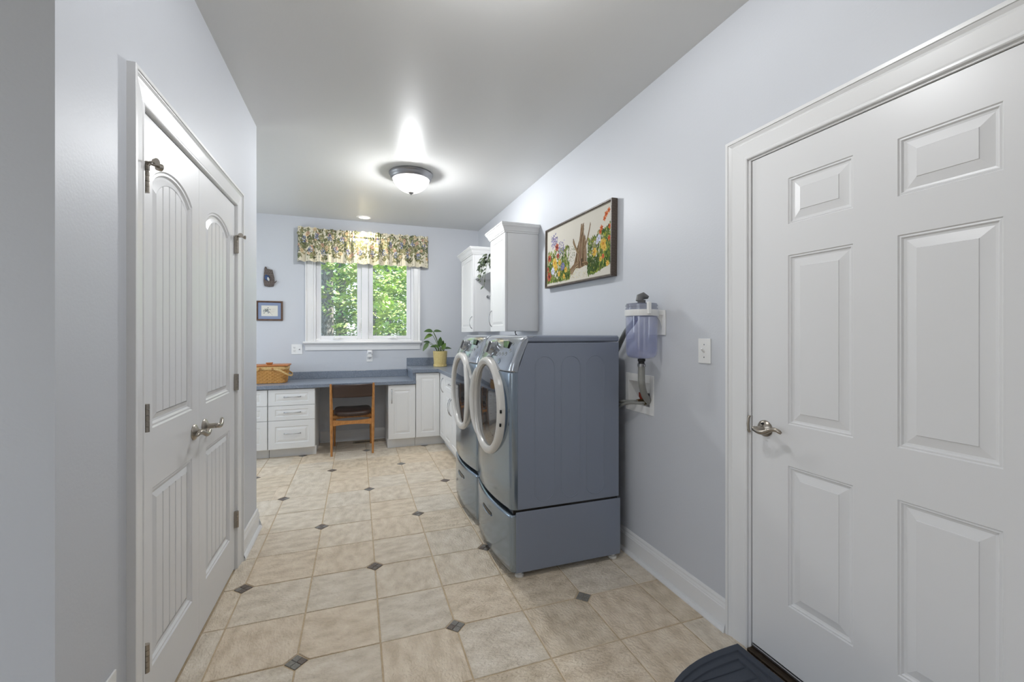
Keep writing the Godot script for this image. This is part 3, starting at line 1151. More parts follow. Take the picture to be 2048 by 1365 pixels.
func lamps() -> void:
	for p in [[0.443, -3.90, "brushed nickel flush ceiling lamp with white glass bowl between the wall cabinets and closet", 1.02], [0.443, -1.33, "brushed nickel flush ceiling lamp over the entry door", 0.50]]:
		var t := thing("ceiling_lamp", p[2], "ceiling lamp")
		var g := G.new()
		g.lathe([Vector2(0.02, CH - 0.001), Vector2(0.186, CH - 0.001), Vector2(0.190, CH - 0.006), Vector2(0.190, CH - 0.013), Vector2(0.184, CH - 0.018), Vector2(0.181, CH - 0.022), Vector2(0.178, CH - 0.036), Vector2(0.172, CH - 0.050), Vector2(0.164, CH - 0.056), Vector2(0.158, CH - 0.056), Vector2(0.156, CH - 0.050), Vector2(0.150, CH - 0.02), Vector2(0.02, CH - 0.012)], 48, Vector3(p[0], 0, p[1]))
		put("rim", g, M.steel, t)
		g = G.new()
		var prof := []
		for i in 13:
			var a := i / 12.0 * PI / 2
			prof.append(Vector2(0.157 * cos(a), CH - 0.052 - 0.118 * pow(sin(a), 1.25)))
		prof[-1].x = 0.001
		g.lathe(prof, 48, Vector3(p[0], 0, p[1]))
		put("glass_bowl", g, M.bowl, t)
		g = G.new()
		g.lathe([Vector2(0.024, CH - 0.163), Vector2(0.024, CH - 0.169), Vector2(0.016, CH - 0.175), Vector2(0.006, CH - 0.178), Vector2(0.007, CH - 0.185), Vector2(0.0, CH - 0.189)], 20, Vector3(p[0], 0, p[1]))
		put("finial", g, M.steel, t)
		rest(t, Vector3(p[0], CH, p[1]))
		omni(t, Vector3(0, -0.084, 0), p[3], 0.058)
	var t := thing("recessed_downlight", "white round recessed downlight in ceiling above the valance", "ceiling lamp")
	var c := Vector3(0.075, 0, -5.55)
	var g := G.new()
	g.lathe([Vector2(0.062, CH - 0.001), Vector2(0.066, CH - 0.006), Vector2(0.088, CH - 0.004), Vector2(0.090, CH)], 40, c)
	put("trim_ring", g, M.plate, t)
	g = G.new()
	g.lathe([Vector2(0.064, CH - 0.003), Vector2(0.03, CH - 0.008), Vector2(0.001, CH - 0.0095)], 40, c)
	put("lens", g, M.lens, t)
	rest(t, Vector3(c.x, CH, c.z))
	var l := SpotLight3D.new()
	l.name = "light"
	l.light_energy = 0.72
	l.light_color = Color(1, 0.95, 0.86)
	l.light_size = 0.06
	l.spot_range = 10.0
	l.spot_attenuation = 2.0
	l.spot_angle = 68.0
	l.spot_angle_attenuation = 0.8
	l.shadow_enabled = true
	t.add_child(l)
	l.position = Vector3(0, -0.015, 0)
	l.rotation_degrees.x = -90


func base_cabinets() -> void:
	var T := frame_back(-5.15)
	var zf := -5.169
	# drawer units left of the knee space
	for u in [[-0.890, -0.437, "white three drawer desk cabinet beside the knee space"], [-1.348, -0.894, "white three drawer desk cabinet under the woven basket"]]:
		var t := thing("drawer_cabinet", u[2], "cabinet")
		var g := G.new()
		g.box(Vector3(u[0], 0.098, ZB + 0.002), Vector3(u[1], 0.744, zf), 0.001)
		g.box(Vector3(u[0], 0.0, ZB + 0.002), Vector3(u[0] + 0.018, 0.098, -5.245))
		g.box(Vector3(u[1] - 0.018, 0.0, ZB + 0.002), Vector3(u[1], 0.098, -5.245))
		put("body", g, M.cabinet, t)
		g = G.new()
		g.box(Vector3(u[0] + 0.018, 0.0, -5.26), Vector3(u[1] + (0.006 if u[1] > -0.5 else 0.0), 0.098, -5.244))
		put("toe_kick", g, M.cabinet, t)
		for y in [[0.5685, 0.734], [0.4105, 0.5615], [0.108, 0.4035]]:
			var d := cab_front("drawer", T, u[0] + 0.004, u[1] - 0.004, y[0], y[1], 0.062, t)
			var c: float = (u[0] + u[1]) / 2 + 0.006
			var cy: float = y[0] + (y[1] - y[0]) * 0.53
			pull(T, Vector2(c - 0.078, cy), Vector2(c + 0.078, cy), 0.026, d)
		rest(t, Vector3((u[0] + u[1]) / 2, 0, ZB))
	# low door cabinet right of the knee space
	var t := thing("base_cabinet", "low white desk cabinet with one raised panel door and pull", "cabinet")
	var g := G.new()
	g.box(Vector3(0.329, 0.11, ZB + 0.002), Vector3(0.636, 0.744, zf), 0.001)
	g.box(Vector3(0.329, 0.0, ZB + 0.002), Vector3(0.347, 0.11, -5.235))
	put("body", g, M.cabinet, t)
	g = G.new()
	g.box(Vector3(0.325, 0.0, -5.25), Vector3(0.636, 0.11, -5.232))
	put("toe_kick", g, M.cabinet, t)
	var d := cab_front("door", T, 0.333, 0.632, 0.118, 0.734, 0.058, t)
	pull(T, Vector2(0.368, 0.535), Vector2(0.368, 0.69), 0.026, d)
	rest(t, Vector3(0.48, 0, ZB))
	# tall corner cabinet
	t = thing("base_cabinet", "taller white corner cabinet door without a pull below potted plant", "cabinet")
	g = G.new()
	g.box(Vector3(0.640, 0.11, ZB + 0.002), Vector3(0.944, 0.872, zf), 0.001)
	put("body", g, M.cabinet, t)
	g = G.new()
	g.box(Vector3(0.640, 0.0, -5.25), Vector3(0.990, 0.11, -5.232))
	g.box(Vector3(0.990, 0.0, -5.25), Vector3(1.006, 0.11, -5.151))
	put("toe_kick", g, M.cabinet, t)
	cab_front("door", T, 0.644, 0.915, 0.118, 0.864, 0.055, t)
	rest(t, Vector3(0.8, 0, ZB))
	# right-hand run
	var R := frame_right(0.92)
	t = thing("base_cabinet", "narrow white pull-out cabinet in the counter corner with upright pull", "cabinet")
	g = G.new()
	g.box(Vector3(0.946, 0.11, -5.148), Vector3(XR - 0.034, 0.872, -4.860), 0.001)
	put("body", g, M.cabinet, t)
	g = G.new()
	g.box(Vector3(0.99, 0.0, -5.149), Vector3(1.006, 0.11, -4.860))
	put("toe_kick", g, M.cabinet, t)
	d = cab_front("door", R, -5.140, -4.863, 0.118, 0.864, 0.05, t)
	pull(R, Vector2(-4.94, 0.66), Vector2(-4.94, 0.82), 0.026, d)
	rest(t, Vector3(1.25, 0, -5.3))
	for u in [[-4.857, -4.160, "white base cabinet with a drawer above two doors beside dryer"], [-4.156, -3.620, "white base cabinet half hidden behind the far blue laundry machine"]]:
		t = thing("base_cabinet", u[2], "cabinet")
		g = G.new()
		g.box(Vector3(0.939, 0.11, u[0]), Vector3(XR - 0.034, 0.872, u[1]), 0.001)
		put("body", g, M.cabinet, t)
		g = G.new()
		g.box(Vector3(0.99, 0.0, u[0]), Vector3(1.006, 0.11, u[1]))
		put("toe_kick", g, M.cabinet, t)
		d = cab_front("drawer", R, u[0] + 0.002, u[1] - 0.002, 0.705, 0.864, 0.058, t)
		var m: float = (u[0] + u[1]) / 2
		pull(R, Vector2(m - 0.07, 0.79), Vector2(m + 0.07, 0.79), 0.026, d)
		for s in [-1.0, 1.0]:
			var e: float = u[0] + 0.002 if s < 0 else u[1] - 0.002
			d = cab_front("door", R, minf(e, m + s * 0.0015), maxf(e, m + s * 0.0015), 0.118, 0.701, 0.055, t)
			pull(R, Vector2(m + s * 0.032, 0.47), Vector2(m + s * 0.032, 0.64), 0.026, d)
		rest(t, Vector3(1.25, 0, m))
	# worktops with their backsplashes
	t = thing("desk_worktop", "lower blue grey speckled laminate desk top under the window", "countertop")
	g = G.new()
	g.box(Vector3(XW + 0.002, 0.745, ZB + 0.002), Vector3(0.638, 0.784, -5.127), 0.003)
	put("top", g, M.laminate, t)
	g = G.new()
	g.box(Vector3(XW + 0.002, 0.784, ZB + 0.002), Vector3(0.604, 0.872, ZB + 0.021), 0.003)
	put("backsplash", g, M.laminate, t)
	g = G.new()
	g.box(Vector3(0.606, 0.784, ZB + 0.002), Vector3(0.637, 0.8735, -5.155), 0.001)
	put("end_panel", g, M.laminate, t)
	rest(t, Vector3(-0.3, 0.745, ZB))
	t = thing("corner_worktop", "higher blue grey speckled laminate counter turning the corner to dryer", "countertop")
	g = G.new(Transform3D(Basis(Vector3(1, 0, 0), Vector3(0, 0, -1), Vector3(0, 1, 0)), Vector3.ZERO))   # local (x, -z, height)
	g.prism(PackedVector2Array([Vector2(0.596, 5.127), Vector2(0.898, 5.127), Vector2(0.898, 3.612), Vector2(XR - 0.002, 3.612), Vector2(XR - 0.002, -ZB - 0.002), Vector2(0.596, -ZB - 0.002)]), 0.874, 0.914, 0.003)
	put("top", g, M.laminate, t)
	g = G.new()
	g.box(Vector3(0.596, 0.914, ZB + 0.002), Vector3(XR - 0.002, 1.016, ZB + 0.021), 0.003)
	g.box(Vector3(XR - 0.021, 0.914, ZB + 0.021), Vector3(XR - 0.002, 1.016, -3.612), 0.003)
	put("backsplash", g, M.laminate, t)
	rest(t, Vector3(1.0, 0.874, ZB))


func wall_cabinets() -> void:
	for u in [[-4.108, -3.661, "white wall cabinet with crown moulding beside the flower picture", -4.062, 1.40, 1.552], [-5.385, -4.800, "white wall cabinet with crown moulding beside the window wall", -4.842, 1.39, 1.525]]:
		var t := thing("wall_cabinet", u[2], "cabinet")
		var g := G.new()
		g.box(Vector3(1.256, 1.352, u[0]), Vector3(XR - 0.001, 2.262, u[1]), 0.001)
		put("body", g, M.cabinet, t)
		var R := frame_right(1.235)
		var d := cab_front("door", R, u[0] + 0.002, u[1] - 0.002, 1.352, 2.240, 0.055, t)
		pull(R, Vector2(u[3], u[4]), Vector2(u[3], u[5]), 0.028, d)
		g = G.new()
		var rows := []
		for q in [Vector2(0.0, 2.236), Vector2(0.008, 2.236), Vector2(0.010, 2.247), Vector2(0.015, 2.251), Vector2(0.019, 2.262), Vector2(0.028, 2.280), Vector2(0.038, 2.291), Vector2(0.041, 2.296), Vector2(0.041, 2.303), Vector2(0.046, 2.306), Vector2(0.046, 2.318), Vector2(0.0, 2.318)]:
			rows.append(PackedVector3Array([Vector3(XR - 0.001, q.y, u[1] + q.x), Vector3(1.236 - q.x, q.y, u[1] + q.x), Vector3(1.236 - q.x, q.y, u[0] - q.x), Vector3(XR - 0.001, q.y, u[0] - q.x)]))
		g.loft(rows)
		g.quad(rows[-1][0], rows[-1][1], rows[-1][2], rows[-1][3])
		put("crown_moulding", g, M.cabinet, t)
		# flat applied end panel, slightly inset from the side
		g = G.new()
		g.box(Vector3(1.262, 1.356, u[1]), Vector3(XR - 0.012, 2.232, u[1] + 0.003), 0.001)
		put("end_panel", g, M.cabinet, t)
		rest(t, Vector3(1.4, 1.352, (u[0] + u[1]) / 2))
	var g := G.new()
	g.box(Vector3(1.256, 1.951, -4.796), Vector3(XR - 0.001, 1.971, -4.109), 0.002)
	var s := put("wall_shelf", g, M.cabinet)
	tag(s, "white shelf board between the two wall cabinets", "shelf")
	rest(s, Vector3(1.4, 1.951, -4.45))
	var t := thing("hanging_rod", "thin chrome hanging rod below the white shelf", "rod")
	g = G.new()
	g.tube([Vector3(1.407, 1.755, -4.790), Vector3(1.407, 1.755, -4.117)], 0.0075, 12)
	put("rod", g, M.chrome, t)
	for z in [[-4.797, -4.785], [-4.121, -4.109]]:
		g = G.new()
		g.tube([Vector3(1.407, 1.755, z[0]), Vector3(1.407, 1.755, z[1])], 0.016, 14)
		put("bracket", g, M.chrome, t)
	rest(t, Vector3(1.407, 1.755, -4.45))
	ivy()
	# short cord with a clip under the near cabinet
	g = G.new()
	g.tube([Vector3(1.384, 1.352, -3.80), Vector3(1.383, 1.335, -3.80), Vector3(1.388, 1.322, -3.79), Vector3(1.381, 1.310, -3.80), Vector3(1.390, 1.295, -3.78)], [0.006, 0.004, 0.007, 0.004, 0.003], 8)
	g.tube([Vector3(1.386, 1.325, -3.79), Vector3(1.402, 1.312, -3.785), Vector3(1.404, 1.300, -3.785)], 0.003, 6)
	var c := put("cord_clip", g, M.rubber)
	tag(c, "small black cord clip hanging below white wall cabinet", "cord")
	rest(c, Vector3(1.385, 1.352, -3.80))


func ivy() -> void:
	rng.seed = 31
	var t := thing("ivy_plant", "trailing ivy in a pot spilling over the white shelf", "plant")
	var c := Vector3(1.36, 1.972, -4.33)
	var g := G.new()
	g.lathe([Vector2(0.001, 0.0), Vector2(0.055, 0.0), Vector2(0.072, 0.10), Vector2(0.066, 0.10), Vector2(0.06, 0.085), Vector2(0.001, 0.085)], 24, c)
	put("pot", g, M.plate, t)
	var vines := G.new()
	var leaves := G.new()
	var pale := G.new()
	for k in 16:
		var a := rng.randf_range(2.2, 4.1) if k % 3 else rng.randf() * TAU
		var dir := Vector3(cos(a), 0, sin(a))
		var drop := rng.randf_range(0.03, 0.30) if dir.x < -0.5 else rng.randf_range(-0.10, 0.02)
		var pts := []
		for i in 9:
			var f := i / 8.0
			var r := 0.03 + (0.15 if dir.x < -0.5 else 0.08) * sqrt(f)
			pts.append(c + Vector3(0, 0.10 + 0.10 * sin(f * PI * 0.7) * (1.0 if k % 2 else 0.4) - drop * f * f, 0) + dir * r)
		vines.tube(pts, 0.0016, 5)
		for i in range(2, 9):
			var lg := leaves if rng.randf() < 0.6 else pale
			var p: Vector3 = pts[i]
			var d := Vector3(rng.randf_range(-1, 0.3), rng.randf_range(-0.7, 0.5), rng.randf_range(-1, 1)).normalized()
			leaf_shape(lg, p, d, rng.randf_range(0.026, 0.040), 0.8, 0.4, Vector3(-1, 0.5, 0.4))
	put("vine", vines, M.stem, t)
	put("leaves", leaves, M.ivy, t).set_meta("kind", "stuff")
	put("leaves", pale, M.ivy_pale, t).set_meta("kind", "stuff")
	rest(t, c)


# a leaf blade: bent along its length, folded a little along the middle
func leaf_shape(g: G, p: Vector3, dir: Vector3, length: float, wide: float, droop: float, face: Vector3) -> void:
	g.gr += 1
	var side := dir.cross(face).normalized()
	var up := side.cross(dir).normalized()
	var prev := PackedVector3Array()
	for i in 7:
		var t := i / 6.0
		var w := wide * length * 0.5 * pow(sin(PI * pow(t, 0.75)), 0.8) + 0.0004
		var c := p + dir * length * t + Vector3(0, -droop * length * t * t, 0)
		var row := PackedVector3Array([c - side * w + up * w * 0.25, c, c + side * w + up * w * 0.25])
		if i:
			g.loft([prev, row], false, g.gr)
		prev = row


# ---------------------------------------------------------------- washer and dryer
func machine_columns() -> Array:
	var c := []
	c.append(Vector2(-0.343, 0.072))
	for q in [Vector2(0.343, 0.056), Vector2(0.3415, 0.045), Vector2(0.336, 0.037), Vector2(0.328, 0.0325)]:
		c.append(Vector2(-q.x, q.y))
	for i in 21:
		var t := lerpf(-0.318, 0.318, i / 20.0)
		c.append(Vector2(t, 0.030 * pow(absf(t) / 0.318, 2.0)))
	for q in [Vector2(0.328, 0.0325), Vector2(0.336, 0.037), Vector2(0.3415, 0.045), Vector2(0.343, 0.056), Vector2(0.343, 0.072)]:
		c.append(q)
	return c


func bowed(cols: Array, zc: float, ys: Array) -> Array:     # ys = [[y, lean], ...]
	var rows := []
	for y in ys:
		var r := PackedVector3Array()
		for c in cols:
			r.append(Vector3(0.742 + c.y + y[1], y[0], zc + c.x))
		rows.append(r)
	return rows


func laundry_pair() -> void:
	machine("washing_machine", "blue front loading washer on drawer pedestal, plain ribbed side facing the entry door", "washer", -2.543, PI)
	machine("clothes_dryer", "blue front loading dryer on drawer pedestal between washer and white cabinets", "dryer", -3.246, 0.0)


func machine(called: String, label: String, category: String, zc: float, grip: float) -> void:
	var t := thing(called, label, category)
	var z0 := zc - 0.343
	var z1 := zc + 0.343
	var cols := machine_columns()
	var g := G.new()
	g.prism(PackedVector2Array([Vector2(0.8135, 0.372), Vector2(1.452, 0.372), Vector2(1.452, 1.279), Vector2(0.872, 1.279), Vector2(0.8135, 1.118)]), z0, z1, 0.003)
	put("cabinet", g, M.washer, t)
	# three long embossed loops on each side
	for s in [[z1, 0.0], [z0, 0.0]]:
		for cx in [0.973, 1.135, 1.292]:
			g = G.new()
			var pts := []
			for i in 33:
				var a := PI * i / 32.0
				pts.append(Vector3(cx + 0.059 * cos(a), 1.145 + 0.059 * sin(a), s[0]))
			for i in 33:
				var a := PI + PI * i / 32.0
				pts.append(Vector3(cx + 0.059 * cos(a), 0.465 + 0.059 * sin(a), s[0]))
			pts.append(pts[0])
			g.tube(pts, 0.0022, 6, false)
			put("embossed_rib", g, M.washer, t)
	g = G.new()
	g.box(Vector3(0.866, 1.282, z0 - 0.0005), Vector3(1.455, 1.318, z1 + 0.0005), 0.010)
	put("top_lid", g, M.washer, t)
	g = G.new()
	g.loft(bowed(cols, zc, [[0.374, 0.012], [0.376, 0.004], [0.382, 0.0], [0.5, 0.0], [0.8, 0.0], [1.0, 0.0], [1.112, 0.0], [1.117, 0.001], [1.119, 0.005]]), false, 1)
	put("front_panel", g, M.washer_front, t)
	g = G.new()
	var ys := [[1.121, 0.006], [1.123, 0.002], [1.128, 0.002]]
	for i in 9:
		ys.append([1.14 + 0.018 * i, 0.004 + 0.055 * pow(i / 8.0, 1.2)])
	ys.append_array([[1.298, 0.070], [1.307, 0.080], [1.3135, 0.094], [1.317, 0.115], [1.3175, 0.130]])
	var rows := bowed(cols, zc, ys)
	g.loft(rows, false, 1)
	var last: PackedVector3Array = rows[-1]
	var bk := PackedVector3Array()
	for p in last:
		bk.append(Vector3(0.90, 1.3165, p.z))
	g.loft([last, bk], false)
	put("control_panel", g, M.washer_panel, t)
	# dial, display, buttons sit on the leaning panel
	var lean := Basis(Vector3(0, 0, 1), deg_to_rad(19.5))
	var at := func(dz: float, y: float) -> Transform3D:
		var f := clampf((y - 1.14) / 0.144, 0.0, 1.0)
		var x := 0.742 + 0.004 + 0.055 * pow(f, 1.2) + 0.030 * pow(absf(dz) / 0.318, 2.0)
		# local y out of the panel, local x along world z, local z down the panel
		var out := Vector3(-cos(deg_to_rad(20)), sin(deg_to_rad(20)), 0)
		var along := Vector3(0, 0, 1)
		return Transform3D(Basis(along, out, along.cross(out)), Vector3(x, y, zc + dz))
	g = G.new(at.call(0.012, 1.238))
	g.lathe([Vector2(0.050, -0.002), Vector2(0.050, 0.004), Vector2(0.044, 0.006), Vector2(0.040, 0.008), Vector2(0.038, 0.030), Vector2(0.034, 0.034), Vector2(0.001, 0.036)], 32)
	var k := put("dial", g, M.silver, t)
	g = G.new(at.call(0.012, 1.238))
	g.box(Vector3(-0.008, 0.034, -0.036), Vector3(0.008, 0.046, 0.036), 0.004)
	put("dial_grip", g, M.chrome, k)
	g = G.new(at.call(0.165, 1.268))
	g.box(Vector3(-0.068, -0.003, -0.020), Vector3(0.068, 0.0015, 0.020), 0.002)
	put("display", g, M.screen, t)
	g = G.new(at.call(-0.20, 1.232))
	g.box(Vector3(-0.034, -0.003, -0.020), Vector3(0.034, 0.0012, 0.020), 0.002)
	put("display", g, M.screen, t)
	for b in [[0.105, 1.212], [0.145, 1.212], [0.185, 1.214], [0.225, 1.216], [0.262, 1.272], [0.262, 1.236], [0.17, 1.172]]:
		g = G.new(at.call(b[0], b[1]))
		var r := 0.011 if b[1] > 1.2 else 0.016
		g.lathe([Vector2(r, -0.003), Vector2(r, 0.001), Vector2(r - 0.003, 0.0022), Vector2(0.001, 0.0025)], 18)
		put("button", g, M.washer_front if b[1] < 1.2 else M.silver, t)
	# porthole: local y out of the front
	var R := Transform3D(Basis(Vector3(0, 0, 1), Vector3(-1, 0, 0), Vector3(0, -1, 0)), Vector3(0.742, 0.897, zc))
	g = G.new(R)
	g.lathe([Vector2(0.300, -0.05), Vector2(0.299, -0.021), Vector2(0.296, -0.018), Vector2(0.288, -0.020)], 64)
	put("gasket", g, M.washer_top, t)
	g = G.new(R)
	g.lathe([Vector2(0.293, -0.035), Vector2(0.291, 0.004), Vector2(0.286, 0.015), Vector2(0.277, 0.021), Vector2(0.262, 0.021), Vector2(0.249, 0.014), Vector2(0.244, 0.004), Vector2(0.243, -0.01)], 64)
	var ring := put("door_ring", g, M.washer_white, t)
	g = G.new(R)
	var prof := []
	for i in 15:
		var f := i / 14.0
		prof.append(Vector2(0.2435 * (1.0 - f) + 0.0005, 0.0 + 0.020 * (1.0 - pow(1.0 - f, 2.0))))
	g.lathe(prof, 64)
	put("door_glass", g, M.port_glass, ring)
	g = G.new(R)
	rows = []
	for i in 25:
		var f := lerpf(-1.0, 1.0, i / 24.0)
		var a := grip + f * deg_to_rad(50)
		var b := pow(cos(f * PI / 2), 0.7)
		var row := PackedVector3Array()
		for j in 14:
			var q := TAU * j / 14
			var r := 0.272 + 0.012 * b + cos(q) * (0.012 + 0.022 * b)
			var h := 0.014 + 0.004 * b + sin(q) * (0.008 + 0.014 * b)
			row.append(Vector3(r * cos(a), h, r * sin(a)))
		rows.append(row)
	g.loft(rows, true, 1)
	put("door_grip", g, M.washer_white, ring)
	for a in [-0.02, 0.24]:
		g = G.new(R * Transform3D(Basis(Vector3.UP, -a + (PI - grip)), Vector3.ZERO))
		g.box(Vector3(0.286, 0.002, -0.009), Vector3(0.2955, 0.012, 0.009), 0.001)
		put("bumper", g, M.black, ring)
	# pedestal with its drawer
	g = G.new()
	g.box(Vector3(0.806, 0.032, z0 - 0.002), Vector3(1.46, 0.360, z1 + 0.002), 0.002)
	var ped := put("pedestal", g, M.washer, t)
	g = G.new()
	g.box(Vector3(0.79, 0.352, z0 + 0.004), Vector3(1.44, 0.376, z1 - 0.004))
	put("gap_strip", g, M.black, ped)
	g = G.new()
	rows = bowed(cols, zc, [[0.036, 0.02], [0.037, 0.008], [0.044, 0.002], [0.10, 0.0], [0.25, -0.001], [0.330, -0.002], [0.340, 0.0], [0.3465, 0.007], [0.348, 0.022], [0.346, 0.045]])
	g.loft(rows, false, 1)
	put("drawer", g, M.washer_front, ped)
	g = G.new(R.translated(Vector3(0.0, -0.637, 0.0)))
	var slot := PackedVector3Array()
	var lip := []
	for i in 21:
		var f := lerpf(-1.0, 1.0, i / 20.0)
		lip.append(Vector3(f * 0.088, 0.003 - 0.030 * pow(f * 0.088 / 0.318, 2.0), 0.016 * sqrt(1.0 - f * f * 0.9)))
	g.tube(lip, 0.004, 8)
	put("drawer_lip", g, M.washer_front, ped)
	g = G.new(R.translated(Vector3(0.0, -0.637, 0.0)))
	rows = []
	for i in 21:
		var f := lerpf(-1.0, 1.0, i / 20.0)
		var h := 0.0035 - 0.030 * pow(f * 0.088 / 0.318, 2.0)
		rows.append(PackedVector3Array([Vector3(f * 0.088, h, -0.010), Vector3(f * 0.088, h, 0.014 * sqrt(1.0 - f * f * 0.9))]))
	g.loft(rows)
	put("drawer_pull", g, M.black, ped)
	for fx in [0.835, 1.425]:
		for fz in [z0 + 0.03, z1 - 0.03]:
			g = G.new()
			g.lathe([Vector2(0.001, 0.0), Vector2(0.023, 0.0), Vector2(0.025, 0.003), Vector2(0.024, 0.014), Vector2(0.016, 0.018), Vector2(0.016, 0.034)], 20, Vector3(fx, 0, fz))
			put("foot", g, M.washer_white, t)
	rest(t, Vector3(1.12, 0, zc))


# ---------------------------------------------------------------- lint trap, supply box, hoses
func squarish(r: float, n := 40, e := 3.4) -> PackedVector2Array:
	var o := PackedVector2Array()
	for i in n:
		var a := TAU * i / n
		var k := pow(pow(absf(cos(a)), e) + pow(absf(sin(a)), e), -1.0 / e)
		o.append(Vector2(cos(a), sin(a)) * r * k)
	return o


func stack(g: G, c: Vector3, prof: Array, group := 1) -> void:     # prof = (radius, y): rounded-square rings
	var rows := []
	for q in prof:
		var r := PackedVector3Array()
		for p in squarish(q.x):
			r.append(Vector3(c.x + p.x, q.y, c.z + p.y))
		rows.append(r)
	g.loft(rows, true, group)


func lint_trap() -> void:
	var c := Vector3(1.452, 0, -1.985)
	var t := thing("lint_trap", "clear blue plastic lint trap jar on a white wall bracket", "lint trap")
	var g := G.new()
	stack(g, c, [Vector2(0.074, 1.452), Vector2(0.073, 1.25), Vector2(0.071, 1.222), Vector2(0.062, 1.203), Vector2(0.045, 1.195), Vector2(0.012, 1.193)])
	stack(g, c, [Vector2(0.010, 1.196), Vector2(0.043, 1.198), Vector2(0.059, 1.206), Vector2(0.067, 1.224), Vector2(0.069, 1.25), Vector2(0.070, 1.452)], 2)
	put("jar", g, M.jar, t)
	g = G.new()
	g.lathe([Vector2(0.001, 1.497), Vector2(0.050, 1.496), Vector2(0.080, 1.492), Vector2(0.082, 1.486), Vector2(0.085, 1.484), Vector2(0.085, 1.476), Vector2(0.081, 1.474), Vector2(0.081, 1.470), Vector2(0.085, 1.468), Vector2(0.085, 1.454), Vector2(0.001, 1.453)], 44, c)
	put("lid", g, M.jar_lid, t)
	g = G.new()
	g.lathe([Vector2(0.076, 1.425), Vector2(0.088, 1.425), Vector2(0.089, 1.428), Vector2(0.089, 1.456), Vector2(0.087, 1.458), Vector2(0.076, 1.458)], 44, c)
	var br := put("bracket", g, M.plate, t)
	g = G.new()
	g.box(Vector3(XR - 0.008, 1.322, -2.055), Vector3(XR - 0.0005, 1.457, -1.915), 0.002)
	g.box(Vector3(1.50, 1.43, -2.02), Vector3(XR - 0.006, 1.457, -1.93), 0.002)
	put("wall_plate", g, M.plate, br)
	g = G.new(Transform3D(Basis(), Vector3(0, 0, -1.945)))
	var arc := PackedVector2Array([Vector2(1.552, 1.43), Vector2(1.51, 1.43)])
	for i in 9:
		var a := i / 8.0 * PI / 2
		arc.append(Vector2(1.50 + 0.052 * sin(a), 1.33 + 0.095 * cos(a)))
	g.prism(arc, 0.0, 0.006)
	put("gusset", g, M.plate, br)
	g = G.new()
	g.box(Vector3(1.425, 1.432, c.z + 0.078), Vector3(1.448, 1.497, c.z + 0.094), 0.004)
	put("clip", g, M.plate, t)
	g = G.new()
	g.tube([c + Vector3(0, 1.494, 0), c + Vector3(0, 1.512, 0)], 0.022, 16)
	g.tube([c + Vector3(-0.012, 1.506, 0.0), c + Vector3(-0.008, 1.527, 0), c + Vector3(0.008, 1.535, 0.008), c + Vector3(0.03, 1.525, 0.02)], [0.021, 0.022, 0.020, 0.008], 14)
	put("elbow_fitting", g, M.grey_plastic, t)
	g = G.new()
	g.lathe([Vector2(0.001, 1.194), Vector2(0.020, 1.194), Vector2(0.020, 1.180), Vector2(0.016, 1.178), Vector2(0.016, 1.150)], 18, c)
	put("outlet_fitting", g, M.rubber, t)
	g = G.new()
	g.lathe([Vector2(0.0195, 1.166), Vector2(0.0205, 1.166), Vector2(0.0205, 1.150), Vector2(0.0195, 1.150)], 18, c)
	g.box(c + Vector3(-0.006, 1.152, 0.018), c + Vector3(0.006, 1.164, 0.032), 0.002)
	put("hose_clamp", g, M.steel, t)
	rest(t, Vector3(XR, 1.19, c.z))
	# drain hose from the jar into the box
	g = G.new()
	g.tube(bend([c + Vector3(0, 1.150, 0), c + Vector3(0, 1.09, 0), c + Vector3(0.004, 1.055, -0.002), c + Vector3(0.045, 0.99, -0.035), c + Vector3(0.105, 0.945, -0.075), c + Vector3(0.14, 0.92, -0.085)], 24), 0.0185, 14)
	var h := put("drain_hose", g, M.hose)
	tag(h, "grey drain hose from lint trap jar down into wall box", "hose")
	rest(h, c + Vector3(0, 1.150, 0))
	# hose from the washer up to the jar
	g = G.new()
	g.tube(bend([Vector3(1.500, 1.02, -2.52), Vector3(1.515, 1.18, -2.36), Vector3(1.505, 1.33, -2.22), Vector3(1.500, 1.39, -2.13), Vector3(1.490, 1.415, -2.092)], 24), 0.0155, 12)
	h = put("washer_hose", g, M.hose_dark)
	tag(h, "dark grey corrugated hose rising from washer back to lint trap", "hose")
	rest(h, Vector3(1.50, 1.02, -2.52))
	# recessed supply box
	t = thing("supply_box", "white recessed washer supply box set in the wall with valves", "supply box")
	var T := frame_right(XR)
	g = G.new(T)
	for q in [[-2.282, -2.252, 0.868, 1.092], [-2.050, -2.016, 0.868, 1.092], [-2.252, -2.050, 0.868, 0.912], [-2.252, -2.050, 1.048, 1.092]]:
		g.box(Vector3(q[0], q[2], -0.001), Vector3(q[1], q[3], 0.004), 0.0015)
	put("flange", g, M.plate, t)
	g = G.new(T)
	g.box(Vector3(-2.256, 0.908, -0.095), Vector3(-2.046, 1.052, -0.09))
	g.box(Vector3(-2.256, 0.908, -0.09), Vector3(-2.252, 1.052, 0.0))
	g.box(Vector3(-2.050, 0.908, -0.09), Vector3(-2.046, 1.052, 0.0))
	g.box(Vector3(-2.252, 0.908, -0.09), Vector3(-2.050, 0.912, 0.0))
	g.box(Vector3(-2.252, 1.048, -0.09), Vector3(-2.050, 1.052, 0.0))
	put("recess", g, M.plate, t)
